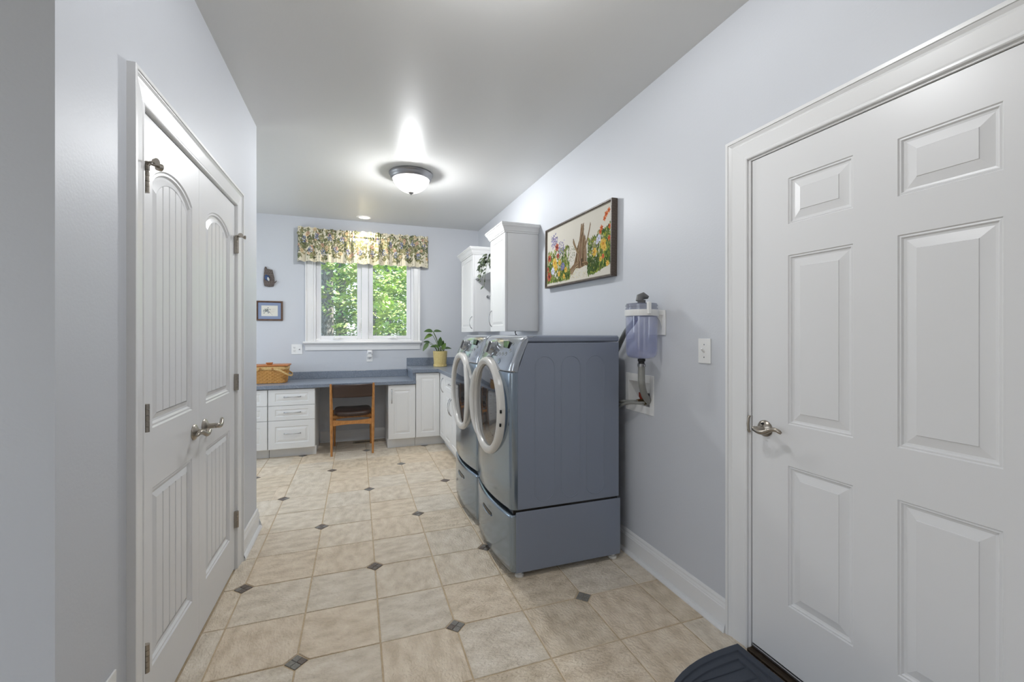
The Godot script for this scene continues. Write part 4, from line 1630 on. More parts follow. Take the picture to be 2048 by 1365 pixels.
	for z in [[-2.165, M.red], [-2.10, M.grey_plastic]]:
		g = G.new(T)
		g.tube([Vector3(z[0], 0.912, -0.045), Vector3(z[0], 0.945, -0.045)], 0.011, 12)
		g.tube([Vector3(z[0], 0.935, -0.045), Vector3(z[0], 0.930, 0.004)], 0.012, 12)
		var v := put("valve", g, M.brass, t)
		g = G.new(T)
		g.tube([Vector3(z[0], 0.945, -0.030), Vector3(z[0], 0.960, -0.026), Vector3(z[0], 0.982, -0.022)], [0.012, 0.016, 0.013], 12)
		put("valve_knob", g, z[1], v)
	rest(t, Vector3(XR, 0.868, -2.15))
	var n := 0
	for z in [-2.165, -2.10]:
		g = G.new()
		var p := Vector3(XR - 0.004, 0.930, z)
		g.tube(bend([p, p + Vector3(-0.03, 0.0, -0.01), p + Vector3(-0.055, -0.01, -0.08), p + Vector3(-0.062, -0.045, -0.17), Vector3(1.49, 0.80 - 0.02 * n, -2.50)], 20), 0.0085, 10)
		h = put("supply_hose", g, M.hose)
		tag(h, ["pale water supply hose on the valve with the red knob", "pale water supply hose on the valve with the grey knob"][n], "hose")
		rest(h, p)
		n += 1


func bend(pts: Array, n: int) -> Array:      # a smooth line through the points
	var o := []
	for i in n + 1:
		var f := float(i) / n * (pts.size() - 1)
		var k := mini(int(f), pts.size() - 2)
		var t := f - k
		var p0: Vector3 = pts[maxi(k - 1, 0)]
		var p1: Vector3 = pts[k]
		var p2: Vector3 = pts[k + 1]
		var p3: Vector3 = pts[mini(k + 2, pts.size() - 1)]
		o.append(p1.cubic_interpolate(p2, p0, p3, t))
	return o


func chair() -> void:
	var t := thing("desk_chair", "teak desk chair with dark brown padded seat and back", "chair")
	var base := Vector3(-0.055, 0, -5.3)
	for s in [-1.0, 1.0]:
		var xa: float = -0.0545 + s * 0.2125
		var g := G.new()
		var rows := []
		for q in [[0.0, -5.075, 0.011, 0.013], [0.10, -5.082, 0.013, 0.016], [0.36, -5.10, 0.017, 0.022], [0.45, -5.10, 0.017, 0.023], [0.60, -5.075, 0.015, 0.020], [0.775, -5.025, 0.012, 0.015], [0.79, -5.021, 0.009, 0.010]]:
			var r := PackedVector3Array()
			for k in 12:
				var a := TAU * k / 12
				r.append(Vector3(xa + s * 0.008 * q[0] + cos(a) * q[2], q[0], q[1] + sin(a) * q[3]))
			rows.append(r)
		g.loft(rows, true, 1)
		g.fill(rows[0])
		g.fill(rows[-1])
		put("leg", g, M.teak, t)
		g = G.new()
		rows = []
		for q in [[0.0, -5.535, 0.011], [0.2, -5.52, 0.015], [0.40, -5.505, 0.018], [0.432, -5.503, 0.016]]:
			var r := PackedVector3Array()
			for k in 12:
				var a := TAU * k / 12
				r.append(Vector3(xa - s * 0.008 + cos(a) * q[2], q[0], q[1] + sin(a) * q[2]))
			rows.append(r)
		g.loft(rows, true, 1)
		g.fill(rows[0])
		g.fill(rows[-1])
		put("leg", g, M.teak, t)
		g = G.new()
		g.box(Vector3(xa - s * 0.004 - 0.009, 0.352, -5.50), Vector3(xa - s * 0.004 + 0.009, 0.395, -5.11), 0.004)
		put("side_rail", g, M.teak, t)
	for z in [-5.098, -5.503]:     # waisted cross rails
		var g := G.new()
		var rows := []
		for i in 17:
			var f := i / 16.0
			var x := lerpf(-0.262, 0.153, f)
			var w := 0.019 + 0.016 * pow(absf(f - 0.5) * 2.0, 2.0)
			rows.append(PackedVector3Array([Vector3(x, 0.352 - w * 0.9, z - 0.009), Vector3(x, 0.352 + w, z - 0.009), Vector3(x, 0.352 + w, z + 0.009), Vector3(x, 0.352 - w * 0.9, z + 0.009)]))
		g.loft(rows, true)
		put("cross_rail", g, M.teak, t)
	# padded seat
	var g := G.new()
	var rows := []
	for q in [[-0.024, 0.80], [-0.020, 0.93], [-0.008, 0.99], [0.008, 1.0], [0.022, 0.97], [0.032, 0.88], [0.036, 0.6], [0.037, 0.02]]:
		var r := PackedVector3Array()
		for p in squarish(0.205 * q[1], 48, 5.0):
			var u := p.x / 0.205
			r.append(Vector3(-0.0545 + p.x * 0.97, 0.448 + q[0] + 0.012 * u * u - 0.010, -5.305 + p.y * 1.08))
		rows.append(r)
	g.loft(rows, true, 1)
	g.fill(rows[0])
	put("seat", g, M.leather, t)
	for z in [-5.18, -5.42]:
		g = G.new()
		g.box(Vector3(-0.258, 0.392, z - 0.012), Vector3(0.149, 0.420, z + 0.012), 0.003)
		put("seat_bearer", g, M.teak, t)
	# bowed back cushion
	g = G.new()
	rows = []
	for i in 25:
		var f := lerpf(-1.0, 1.0, i / 24.0)
		var x := -0.0545 + f * 0.2045
		var z := -5.052 + 0.040 * (1.0 - f * f)
		var r := PackedVector3Array()
		for k in 16:
			var a := TAU * k / 16
			var e := squarish(1.0, 16, 4.0)[k]
			r.append(Vector3(x, 0.708 + e.y * 0.073, z + e.x * 0.013 - 0.20 * (e.y * 0.073) * -1.0))
		rows.append(r)
	g.loft(rows, true, 1)
	g.fill(rows[0])
	g.fill(rows[-1])
	put("backrest", g, M.leather, t)
	rest(t, base)


func small_things() -> void:
	valance()
	flower_picture()
	basket()
	potted_plant()
	door_mat()
	plates()
	var T := frame_back(ZB)
	# driftwood plaque with a bluebird
	var t := thing("driftwood_plaque", "small driftwood wall plaque with a carved bluebird", "wall plaque")
	var g := G.new(T)
	g.prism(PackedVector2Array([Vector2(-1.028, 1.888), Vector2(-0.985, 1.880), Vector2(-0.935, 1.886), Vector2(-0.925, 1.93), Vector2(-0.928, 1.99), Vector2(-0.938, 2.04), Vector2(-0.948, 2.080), Vector2(-0.985, 2.088), Vector2(-1.004, 2.092), Vector2(-1.010, 2.112), Vector2(-1.022, 2.116), Vector2(-1.028, 2.09), Vector2(-1.034, 2.02), Vector2(-1.038, 1.94)]), 0.001, 0.026, 0.006)
	put("wood", g, M.driftwood, t)
	g = G.new(T)
	g.tube([Vector3(-0.945, 1.918, 0.02), Vector3(-0.922, 1.928, 0.028), Vector3(-0.898, 1.950, 0.032)], [0.012, 0.008, 0.004], 8)
	put("twig", g, M.driftwood, t)
	g = G.new(T * Transform3D(Basis(Vector3(0, 0, 1), 0.35).scaled(Vector3(1, 1, 1)), Vector3(-0.998, 1.985, 0.03)))
	var rows := []
	for i in 11:
		var f := i / 10.0
		var r := PackedVector3Array()
		for k in 16:
			var a := TAU * k / 16
			var w := sin(PI * f) * 0.026 * (1.0 if f < 0.6 else 1.1) + 0.0008
			r.append(Vector3(cos(a) * w, lerpf(-0.045, 0.040, f), sin(a) * w * 0.7))
		rows.append(r)
	g.loft(rows, true, 1)
	var bird := put("bird", g, solid(Color(0.22, 0.30, 0.46), 0.6), t)
	g = G.new(T * Transform3D(Basis(Vector3(0, 0, 1), 0.3), Vector3(-0.985, 1.972, 0.040)))
	g.lathe([Vector2(0.001, -0.030), Vector2(0.010, -0.02), Vector2(0.012, 0.0), Vector2(0.009, 0.016), Vector2(0.001, 0.024)], 14)
	put("breast", g, solid(Color(0.80, 0.80, 0.78), 0.6), bird)
	rest(t, Vector3(-0.98, 1.88, ZB))
	# small framed print
	t = thing("framed_print", "small brown framed sprig print with blue mat above basket", "framed print")
	g = G.new(T)
	var o := [-1.115, -0.838, 1.483, 1.714]
	var fw := 0.019
	var prof := [Vector2(0.0, 0.001), Vector2(0.0, 0.016), Vector2(0.003, 0.019), Vector2(0.012, 0.019), Vector2(fw, 0.012), Vector2(fw, 0.006)]
	rows = []
	for q in prof:
		rows.append(PackedVector3Array([Vector3(o[0] + q.x, o[2] + q.x, q.y), Vector3(o[1] - q.x, o[2] + q.x, q.y), Vector3(o[1] - q.x, o[3] - q.x, q.y), Vector3(o[0] + q.x, o[3] - q.x, q.y)]))
	g.loft(rows, true)
	put("frame", g, M.small_frame, t)
	g = G.new(T)
	rows = []
	for q in [Vector2(fw - 0.002, 0.007), Vector2(0.052, 0.007), Vector2(0.053, 0.0055)]:
		rows.append(PackedVector3Array([Vector3(o[0] + q.x, o[2] + q.x, q.y), Vector3(o[1] - q.x, o[2] + q.x, q.y), Vector3(o[1] - q.x, o[3] - q.x, q.y), Vector3(o[0] + q.x, o[3] - q.x, q.y)]))
	g.loft(rows, true)
	put("mat_board", g, M.mat_blue, t)
	put("print", flat_picture(T, o[0] + 0.05, o[1] - 0.05, o[2] + 0.05, o[3] - 0.05, 0.005), picture_material(sprig_print()), t)
	rest(t, Vector3(-0.976, 1.483, ZB))
	# floor register
	t = thing("floor_vent", "beige metal floor vent behind the chair legs", "floor vent")
	g = G.new()
	var v := [-0.055, 0.235, -5.665, -5.565]
	for q in [[v[0], v[1], v[2], v[2] + 0.02], [v[0], v[1], v[3] - 0.02, v[3]], [v[0], v[0] + 0.025, v[2] + 0.02, v[3] - 0.02], [v[1] - 0.025, v[1], v[2] + 0.02, v[3] - 0.02]]:
		g.box(Vector3(q[0], 0.0005, q[2]), Vector3(q[1], 0.007, q[3]), 0.002)
	put("frame", g, solid(Color(0.72, 0.66, 0.56), 0.5, 0.2), t)
	g = G.new()
	g.box(Vector3(v[0] + 0.02, 0.0005, v[2] + 0.015), Vector3(v[1] - 0.02, 0.002, v[3] - 0.015))
	put("duct", g, M.slot, t)
	for i in 20:
		g = G.new()
		var x: float = v[0] + 0.033 + i * 0.0118
		g.box(Vector3(x - 0.0022, 0.002, v[2] + 0.018), Vector3(x + 0.0022, 0.006, v[3] - 0.018))
		put("slat", g, solid(Color(0.62, 0.56, 0.47), 0.5, 0.2) if i == 0 else t.get_child(2).material_override, t)
	rest(t, Vector3(0.09, 0, -5.615))


func valance() -> void:
	var t := thing("window_valance", "gathered floral cloth valance in cream, green and blue over window", "valance")
	var m := picture_material(cloth_print(), 0.85)
	m.backlight_enabled = true
	m.backlight = Color(0.12, 0.11, 0.09)
	var n := 460
	var x0 := -0.668
	var x1 := 0.853
	# three bands: ruffled heading, rod pocket, skirt
	var bands := [["heading", 2.548, 2.590, 5], ["rod_pocket", 2.508, 2.548, 4], ["skirt", 2.190, 2.508, 12]]
	rng.seed = 3
	var fold := FastNoiseLite.new()
	fold.seed = 4
	fold.frequency = 1.0
	for b in bands:
		var st := SurfaceTool.new()
		st.begin(Mesh.PRIMITIVE_TRIANGLES)
		var pos := []
		var uvs := []
		for j in b[3] + 1:
			var f: float = float(j) / b[3]
			var row := PackedVector3Array()
			var urow := PackedVector2Array()
			for i in n + 1:
				var s := float(i) / n
				# runs out from the wall, along the front, back to the wall
				var run := s * (x1 - x0 + 0.16) - 0.08
				var x := clampf(x0 + run, x0, x1)
				var z := ZB + 0.088
				if run < 0.0:
					z = ZB + 0.008 + (run + 0.08)
				elif run > x1 - x0:
					z = ZB + 0.088 - (run - (x1 - x0))
				var y: float = lerpf(b[1], b[2], f)
				var fine := sin(run * 205.0 + 2.0 * sin(run * 13.0))
				var big := fold.get_noise_1d(run * 9.0) * 2.0
				var mid := sin(run * 58.0 + 4.0 * fold.get_noise_1d(run * 3.0))
				var d := 0.0
				if b[0] == "heading":
					d = fine * 0.0045 * (0.6 + f) + big * 0.006 * f
					y += f * (0.006 * sin(run * 71.0) + 0.007 * fold.get_noise_1d(run * 40.0)) + (0.010 * f if run < 0.2 else 0.0)
				elif b[0] == "rod_pocket":
					d = fine * 0.0035 + 0.009 * sin(PI * f)
				else:
					var k := 1.0 - f
					d = fine * 0.0035 * pow(f, 3.0) + (mid * 0.020 + big * 0.026) * pow(k, 0.5) * (1.0 if run > 0.0 and run < x1 - x0 else 0.3) + 0.006 * k
					y += 0.004 * mid * k
				var out := Vector3(0, 0, 1)
				if run < 0.0:
					out = Vector3(-1, 0, 0)
				elif run > x1 - x0:
					out = Vector3(1, 0, 0)
				row.append(Vector3(x, y, z) + out * d)
				urow.append(Vector2(run / 1.55 + 0.06, 1.0 - (y - 2.19) / 0.41))
			pos.append(row)
			uvs.append(urow)
		for j in b[3]:
			for i in n:
				for q in [[j, i], [j + 1, i], [j + 1, i + 1], [j, i], [j + 1, i + 1], [j, i + 1]]:
					st.set_smooth_group(0)
					st.set_uv(uvs[q[0]][q[1]])
					st.add_vertex(pos[q[0]][q[1]])
		st.generate_normals()
		put(b[0], st.commit(), m, t)
	var g := G.new()
	g.tube([Vector3(x0 - 0.002, 2.53, ZB + 0.003), Vector3(x0 - 0.002, 2.53, ZB + 0.075), Vector3(x0 + 0.012, 2.53, ZB + 0.086), Vector3(x1 - 0.012, 2.53, ZB + 0.086), Vector3(x1 + 0.002, 2.53, ZB + 0.075), Vector3(x1 + 0.002, 2.53, ZB + 0.003)], 0.006, 8)
	put("curtain_rod", g, M.plate, t)
	rest(t, Vector3(0.09, 2.19, ZB))


func flower_picture() -> void:
	var t := thing("embroidered_picture", "dark framed embroidery of a tree stump among wildflowers on wall", "picture")
	var T := frame_right(XR) * Transform3D(Basis(Vector3(0, 0, 1), deg_to_rad(-1.1)), Vector3(-2.893, 1.954, 0))
	var hw := 0.517
	var hh := 0.247
	var rows := []
	for q in [Vector2(0.0, 0.004), Vector2(0.0, 0.044), Vector2(0.002, 0.046), Vector2(0.010, 0.046), Vector2(0.012, 0.044), Vector2(0.012, 0.020)]:
		rows.append(PackedVector3Array([Vector3(-hw + q.x, -hh + q.x, q.y), Vector3(hw - q.x, -hh + q.x, q.y), Vector3(hw - q.x, hh - q.x, q.y), Vector3(-hw + q.x, hh - q.x, q.y)]))
	var g := G.new(T)
	g.loft(rows, true)
	g.fill(rows[0])
	put("frame", g, M.frame_wood, t)
	rows = []
	for q in [Vector2(0.012, 0.037), Vector2(0.016, 0.038), Vector2(0.017, 0.030)]:
		rows.append(PackedVector3Array([Vector3(-hw + q.x, -hh + q.x, q.y), Vector3(hw - q.x, -hh + q.x, q.y), Vector3(hw - q.x, hh - q.x, q.y), Vector3(-hw + q.x, hh - q.x, q.y)]))
	g = G.new(T)
	g.loft(rows, true)
	put("liner", g, solid(Color(0.55, 0.52, 0.47), 0.5), t)
	put("embroidered_cloth", flat_picture(T, -hw + 0.012, hw - 0.012, -hh + 0.012, hh - 0.012, 0.031), picture_material(embroidery()), t)
	rest(t, Vector3(XR, 1.70, -2.893))


func basket() -> void:
	var t := thing("woven_basket", "woven splint basket with hinged wooden lid on the desk", "basket")
	var c := Vector3(-0.915, 0.7845, -5.452)
	var around := func(hx: float, hz: float, f: float) -> Array:     # point and outward direction on a rounded rectangle
		var a := f * TAU
		var e := 7.0
		var k := pow(pow(absf(cos(a)), e) + pow(absf(sin(a)), e), -1.0 / e)
		var p := Vector3(cos(a) * hx * k, 0, sin(a) * hz * k)
		return [p, Vector3(signf(p.x) * pow(absf(p.x) / hx, 5.0), 0, signf(p.z) * pow(absf(p.z) / hz, 5.0)).normalized()]
	var n := 184
	var g := G.new()
	var rowsn := 9
	for r in rowsn:      # weavers pass over and under the stakes
		var ya := 0.004 + r * 0.0170
		var rows := []
		for e in [0.0, 0.5, 1.0]:
			var row := PackedVector3Array()
			var y: float = ya + e * 0.0158
			var grow := 0.118 * y
			for i in n:
				var q: Array = around.call(0.160 + grow, 0.100 + grow * 0.8, float(i) / n)
				var w := sin(TAU * i / 8.0 + PI * (r % 2)) * 0.0030 + (0.0012 if e == 0.5 else 0.0)
				row.append(c + q[0] + q[1] * w + Vector3(0, y, 0))
			rows.append(row)
		g.gr += 1
		g.loft(rows, true, g.gr)
	var wv := put("weave", g, M.splint, t)
	g = G.new()
	for i in 46:
		var rows := []
		for e in [-1.0, 1.0]:
			var row := PackedVector3Array()
			for j in 10:
				var y := 0.002 + j * 0.0175
				var grow := 0.118 * y
				var q: Array = around.call(0.160 + grow, 0.100 + grow * 0.8, (i + 0.5 + e * 0.28) / 46.0)
				row.append(c + q[0] + q[1] * (-0.0002 + 0.0016 * (1 if (i + j) % 2 else -1)) + Vector3(0, y, 0))
			rows.append(row)
		g.loft(rows)
	put("stakes", g, M.splint, wv)
	g = G.new()
	var rim := []
	for q in [Vector2(-0.004, 0.150), Vector2(0.006, 0.150), Vector2(0.008, 0.153), Vector2(0.008, 0.181), Vector2(0.005, 0.184), Vector2(-0.004, 0.184)]:
		var row := PackedVector3Array()
		for i in n:
			var p: Array = around.call(0.178, 0.114, float(i) / n)
			row.append(c + p[0] + p[1] * q.x + Vector3(0, q.y, 0))
		rim.append(row)
	g.loft(rim, true)
	put("rim", g, M.splint_pale, t)
	g = G.new()
	g.box(c + Vector3(-0.192, 0.186, -0.126), c + Vector3(0.192, 0.203, 0.0), 0.004)
	g.box(c + Vector3(-0.192, 0.186, 0.003), c + Vector3(0.192, 0.203, 0.126), 0.004)
	var lid := put("lid", g, M.lid_wood, t)
	g = G.new()
	g.box(c + Vector3(-0.026, 0.203, 0.05), c + Vector3(0.026, 0.216, 0.074), 0.003)
	g.box(c + Vector3(-0.033, 0.216, 0.044), c + Vector3(0.033, 0.228, 0.080), 0.004)
	put("knob", g, M.lid_wood, lid)
	for s in [-1.0, 1.0]:      # bentwood swing handles folded down over both ends
		var pts := bend([c + Vector3(s * 0.06 - 0.02, 0.166, 0.128), c + Vector3(s * 0.11, 0.146, 0.140), c + Vector3(s * 0.175, 0.105, 0.135), c + Vector3(s * 0.208, 0.085, 0.09), c + Vector3(s * 0.214, 0.080, 0.0), c + Vector3(s * 0.208, 0.085, -0.09), c + Vector3(s * 0.175, 0.105, -0.135), c + Vector3(s * 0.11, 0.146, -0.140), c + Vector3(s * 0.06 - 0.02, 0.166, -0.128)], 40)
		g = G.new()
		var a := PackedVector3Array()
		var b := PackedVector3Array()
		var a2 := PackedVector3Array()
		var b2 := PackedVector3Array()
		for p in pts:
			var out: Vector3 = Vector3(p.x - c.x, 0, (p.z - c.z) * 1.5).normalized() * 0.004
			a.append(p + Vector3(0, 0.011, 0))
			b.append(p - Vector3(0, 0.011, 0))
			a2.append(p + Vector3(0, 0.011, 0) + out)
			b2.append(p - Vector3(0, 0.011, 0) + out)
		g.loft([a, a2, b2, b, a])
		var h := put("handle", g, M.splint_pale, t)
		g = G.new()
		g.tube([c + Vector3(s * 0.06 - 0.02, 0.166, 0.122), c + Vector3(s * 0.06 - 0.02, 0.166, 0.138)], 0.009, 12)
		put("peg", g, M.lid_wood, h)
	rest(t, c)


func potted_plant() -> void:
	rng.seed = 12
	var t := thing("potted_plant", "leafy houseplant in a round yellow pot on the counter", "plant")
	var c := Vector3(0.986, 0.9145, -5.50)
	var g := G.new()
	g.lathe([Vector2(0.001, 0.006), Vector2(0.074, 0.006), Vector2(0.076, 0.012), Vector2(0.090, 0.190), Vector2(0.091, 0.194), Vector2(0.086, 0.195), Vector2(0.083, 0.170), Vector2(0.001, 0.168)], 44, c)
	put("pot", g, M.pot, t)
	g = G.new()
	g.lathe([Vector2(0.001, 0.0), Vector2(0.080, 0.0), Vector2(0.084, 0.004), Vector2(0.085, 0.030), Vector2(0.082, 0.030), Vector2(0.079, 0.010)], 44, c)
	put("saucer", g, M.pot, t)
	g = G.new()
	g.lathe([Vector2(0.083, 0.170), Vector2(0.04, 0.176), Vector2(0.001, 0.178)], 30, c)
	put("soil", g, M.soil, t)
	# stems: [root offset, tip, leaf direction, leaf length, width, droop, tone]
	var spec := [
		[Vector3(-0.01, 0, 0.0), Vector3(-0.095, 0.44, 0.03), Vector3(-0.75, 0.25, 0.3), 0.14, 0.42, 0.30, 0],
		[Vector3(-0.01, 0, 0.0), Vector3(-0.085, 0.445, 0.0), Vector3(0.7, 0.12, 0.3), 0.11, 0.40, 0.20, 2],
		[Vector3(-0.02, 0, 0.01), Vector3(-0.10, 0.40, 0.02), Vector3(-0.8, 0.0, 0.4), 0.13, 0.42, 0.45, 1],
		[Vector3(-0.03, 0, 0.02), Vector3(-0.155, 0.30, 0.04), Vector3(-0.5, -0.5, 0.3), 0.115, 0.46, 0.25, 0],
		[Vector3(-0.03, 0, 0.02), Vector3(-0.13, 0.305, 0.03), Vector3(-0.8, 0.25, 0.2), 0.10, 0.36, 0.25, 2],
		[Vector3(0.01, 0, 0.03), Vector3(-0.02, 0.25, 0.05), Vector3(0.10, 0.95, 0.15), 0.13, 0.48, 0.0, 0],
		[Vector3(0.02, 0, 0.03), Vector3(0.015, 0.215, 0.06), Vector3(0.35, 0.75, 0.3), 0.10, 0.55, 0.0, 1],
		[Vector3(0.0, 0, 0.04), Vector3(-0.03, 0.23, 0.06), Vector3(-0.6, 0.6, 0.3), 0.09, 0.50, 0.1, 1],
		[Vector3(-0.02, 0, 0.03), Vector3(-0.06, 0.25, 0.05), Vector3(-0.85, 0.25, 0.2), 0.085, 0.46, 0.3, 0],
		[Vector3(0.03, 0, 0.01), Vector3(0.05, 0.225, 0.02), Vector3(0.85, 0.35, 0.2), 0.10, 0.38, 0.40, 2],
		[Vector3(0.03, 0, 0.02), Vector3(0.02, 0.245, 0.03), Vector3(0.12, 0.9, 0.2), 0.09, 0.46, 0.0, 2],
		[Vector3(0.0, 0, -0.03), Vector3(0.0, 0.26, -0.05), Vector3(0.3, 0.7, -0.4), 0.10, 0.45, 0.2, 2],
	]
	var stems := G.new()
	for s in spec:
		var p0: Vector3 = c + s[0] + Vector3(0, 0.172, 0)
		var p1: Vector3 = c + s[1]
		stems.tube(bend([p0, p0.lerp(p1, 0.5) + Vector3(0.012, 0.015, 0), p1], 8), [0.0045, 0.0045, 0.004, 0.004, 0.0035, 0.0035, 0.003, 0.003, 0.0028], 6)
	put("stems", stems, M.stem, t)
	for s in spec:
		g = G.new()
		leaf_shape(g, c + s[1], s[2].normalized(), s[3], s[4], s[5], Vector3(0.1, 0.7, 0.8))
		put("leaf", g, M["leaf%d" % s[6]], t)
	rest(t, c)


func door_mat() -> void:
	var t := thing("door_mat", "dark blue grey half round ribbed door mat at threshold", "door mat")
	var zc := -0.955
	var xe := XR - 0.030
	var shape := func(d: float) -> PackedVector2Array:      # local (x, z): straight along the door, bowed into the room
		var o := PackedVector2Array()
		var ax := 0.60 - d
		var az := 0.468 - d
		for i in 41:
			var a := PI * i / 40.0
			var e := 2.5
			var k := pow(pow(absf(cos(a)), e) + pow(absf(sin(a)), e), -1.0 / e)
			o.append(Vector2(xe - d - sin(a) * ax * k * (1.0 if ax > 0 else 0.0) + d * 0.0, zc - cos(a) * az * k))
		return o
	var T := Transform3D(Basis(Vector3(1, 0, 0), Vector3(0, 0, 1), Vector3(0, -1, 0)), Vector3.ZERO)
	var g := G.new(T)
	g.prism(shape.call(0.0), -0.0002, -0.007, 0.002)
	put("backing", g, M.carpet, t)
	var bands := [[0.004, 0.040], [0.048, 0.078]]
	for b in bands:
		g = G.new(T)
		var rows := []
		for q in [[b[0], -0.006], [b[0] + 0.004, -0.0125], [b[1] - 0.004, -0.0125], [b[1], -0.006]]:
			var r := PackedVector3Array()
			for p in shape.call(q[0]):
				r.append(Vector3(p.x, p.y, q[1]))
			rows.append(r)
		g.loft(rows, true)
		put("border", g, M.carpet, t)
	# ribs of the field run across towards the door
	var field: PackedVector2Array = shape.call(0.086)
	for i in 15:
		var z0 := zc - 0.40 + i * 0.0545
		for cut in Geometry2D.intersect_polygons(field, rect(0.8, 1.6, z0, z0 + 0.048)):
			if cut.size() > 2:
				g = G.new(T)
				g.prism(cut, -0.006, -0.0115, 0.003, false)
				put("rib", g, M.carpet, t)
	rest(t, Vector3(xe - 0.3, 0, zc))


func plates() -> void:
	# light switch on the right wall
	var T := frame_right(XR)
	var t := thing("light_switch", "white toggle light switch plate beside the entry door", "light switch")
	var g := G.new(T)
	g.box(Vector3(-1.677, 1.188, 0.0003), Vector3(-1.600, 1.306, 0.006), 0.003)
	put("plate", g, M.plate, t)
	g = G.new(T)
	g.tube([Vector3(-1.6385, 1.244, 0.004), Vector3(-1.6385, 1.249, 0.012), Vector3(-1.6385, 1.258, 0.022)], [0.007, 0.006, 0.0045], 8)
	put("toggle", g, M.plate, t)
	for y in [1.217, 1.277]:
		g = G.new(T)
		g.tube([Vector3(-1.6385, y, 0.005), Vector3(-1.6385, y, 0.0068)], 0.003, 10)
		put("screw", g, M.chrome, t)
	rest(t, Vector3(XR, 1.188, -1.6385))
	# outlet on the closet wall
	T = frame_left(XL)
	t = thing("wall_outlet", "white outlet plate low on the wall beside closet casing", "outlet")
	g = G.new(T)
	g.box(Vector3(1.462, 0.262, 0.0003), Vector3(1.534, 0.379, 0.006), 0.003)
	put("plate", g, M.plate, t)
	sockets(T, 1.498, 0.32, t)
	rest(t, Vector3(XL, 0.262, -1.498))
	# double plate left of the window
	T = frame_back(ZB)
	t = thing("wall_outlet", "wide white outlet plate with coax jack left of window", "outlet")
	g = G.new(T)
	g.box(Vector3(-0.746, 1.083, 0.0003), Vector3(-0.627, 1.203, 0.006), 0.003)
	put("plate", g, M.plate, t)
	sockets(T, -0.716, 1.143, t)
	g = G.new(T)
	g.tube([Vector3(-0.660, 1.143, 0.005), Vector3(-0.660, 1.143, 0.016)], 0.005, 10)
	put("jack", g, M.chrome, t)
	rest(t, Vector3(-0.687, 1.083, ZB))
	# outlet under the sill with a plugged-in device
	t = thing("wall_outlet", "white outlet plate under the window sill above backsplash", "outlet")
	g = G.new(T)
	g.box(Vector3(0.104, 0.976, 0.0003), Vector3(0.176, 1.095, 0.006), 0.003)
	put("plate", g, M.plate, t)
	sockets(T, 0.14, 1.035, t)
	rest(t, Vector3(0.14, 0.976, ZB))
	t = thing("plug_in_freshener", "small white plug-in air freshener in outlet under window", "air freshener")
	g = G.new(T)
	g.box(Vector3(0.114, 1.030, 0.0085), Vector3(0.170, 1.072, 0.042), 0.008)
	put("base", g, M.plate, t)
	g = G.new(T)
	g.box(Vector3(0.110, 1.072, 0.010), Vector3(0.174, 1.124, 0.046), 0.012)
	put("cap", g, M.vinyl, t)
	g = G.new(T)
	g.box(Vector3(0.124, 1.086, 0.044), Vector3(0.160, 1.094, 0.047), 0.001)
	put("vent_slot", g, M.hose_dark, t)
	rest(t, Vector3(0.14, 1.03, ZB))


func sockets(T: Transform3D, a: float, y: float, parent: Node) -> void:
	for s in [-1.0, 1.0]:
		var g := G.new(T)
		g.box(Vector3(a - 0.016, y + s * 0.0195 - 0.013, 0.004), Vector3(a + 0.016, y + s * 0.0195 + 0.013, 0.0075), 0.002)
		var o := put("socket", g, M.plate, parent)
		g = G.new(T)
		g.box(Vector3(a - 0.008, y + s * 0.0195 - 0.001, 0.007), Vector3(a - 0.005, y + s * 0.0195 + 0.008, 0.0078))
		g.box(Vector3(a + 0.005, y + s * 0.0195 - 0.001, 0.007), Vector3(a + 0.008, y + s * 0.0195 + 0.008, 0.0078))
		g.box(Vector3(a - 0.0025, y + s * 0.0195 - 0.009, 0.007), Vector3(a + 0.0025, y + s * 0.0195 - 0.005, 0.0078))
		put("slots", g, M.slot, o)


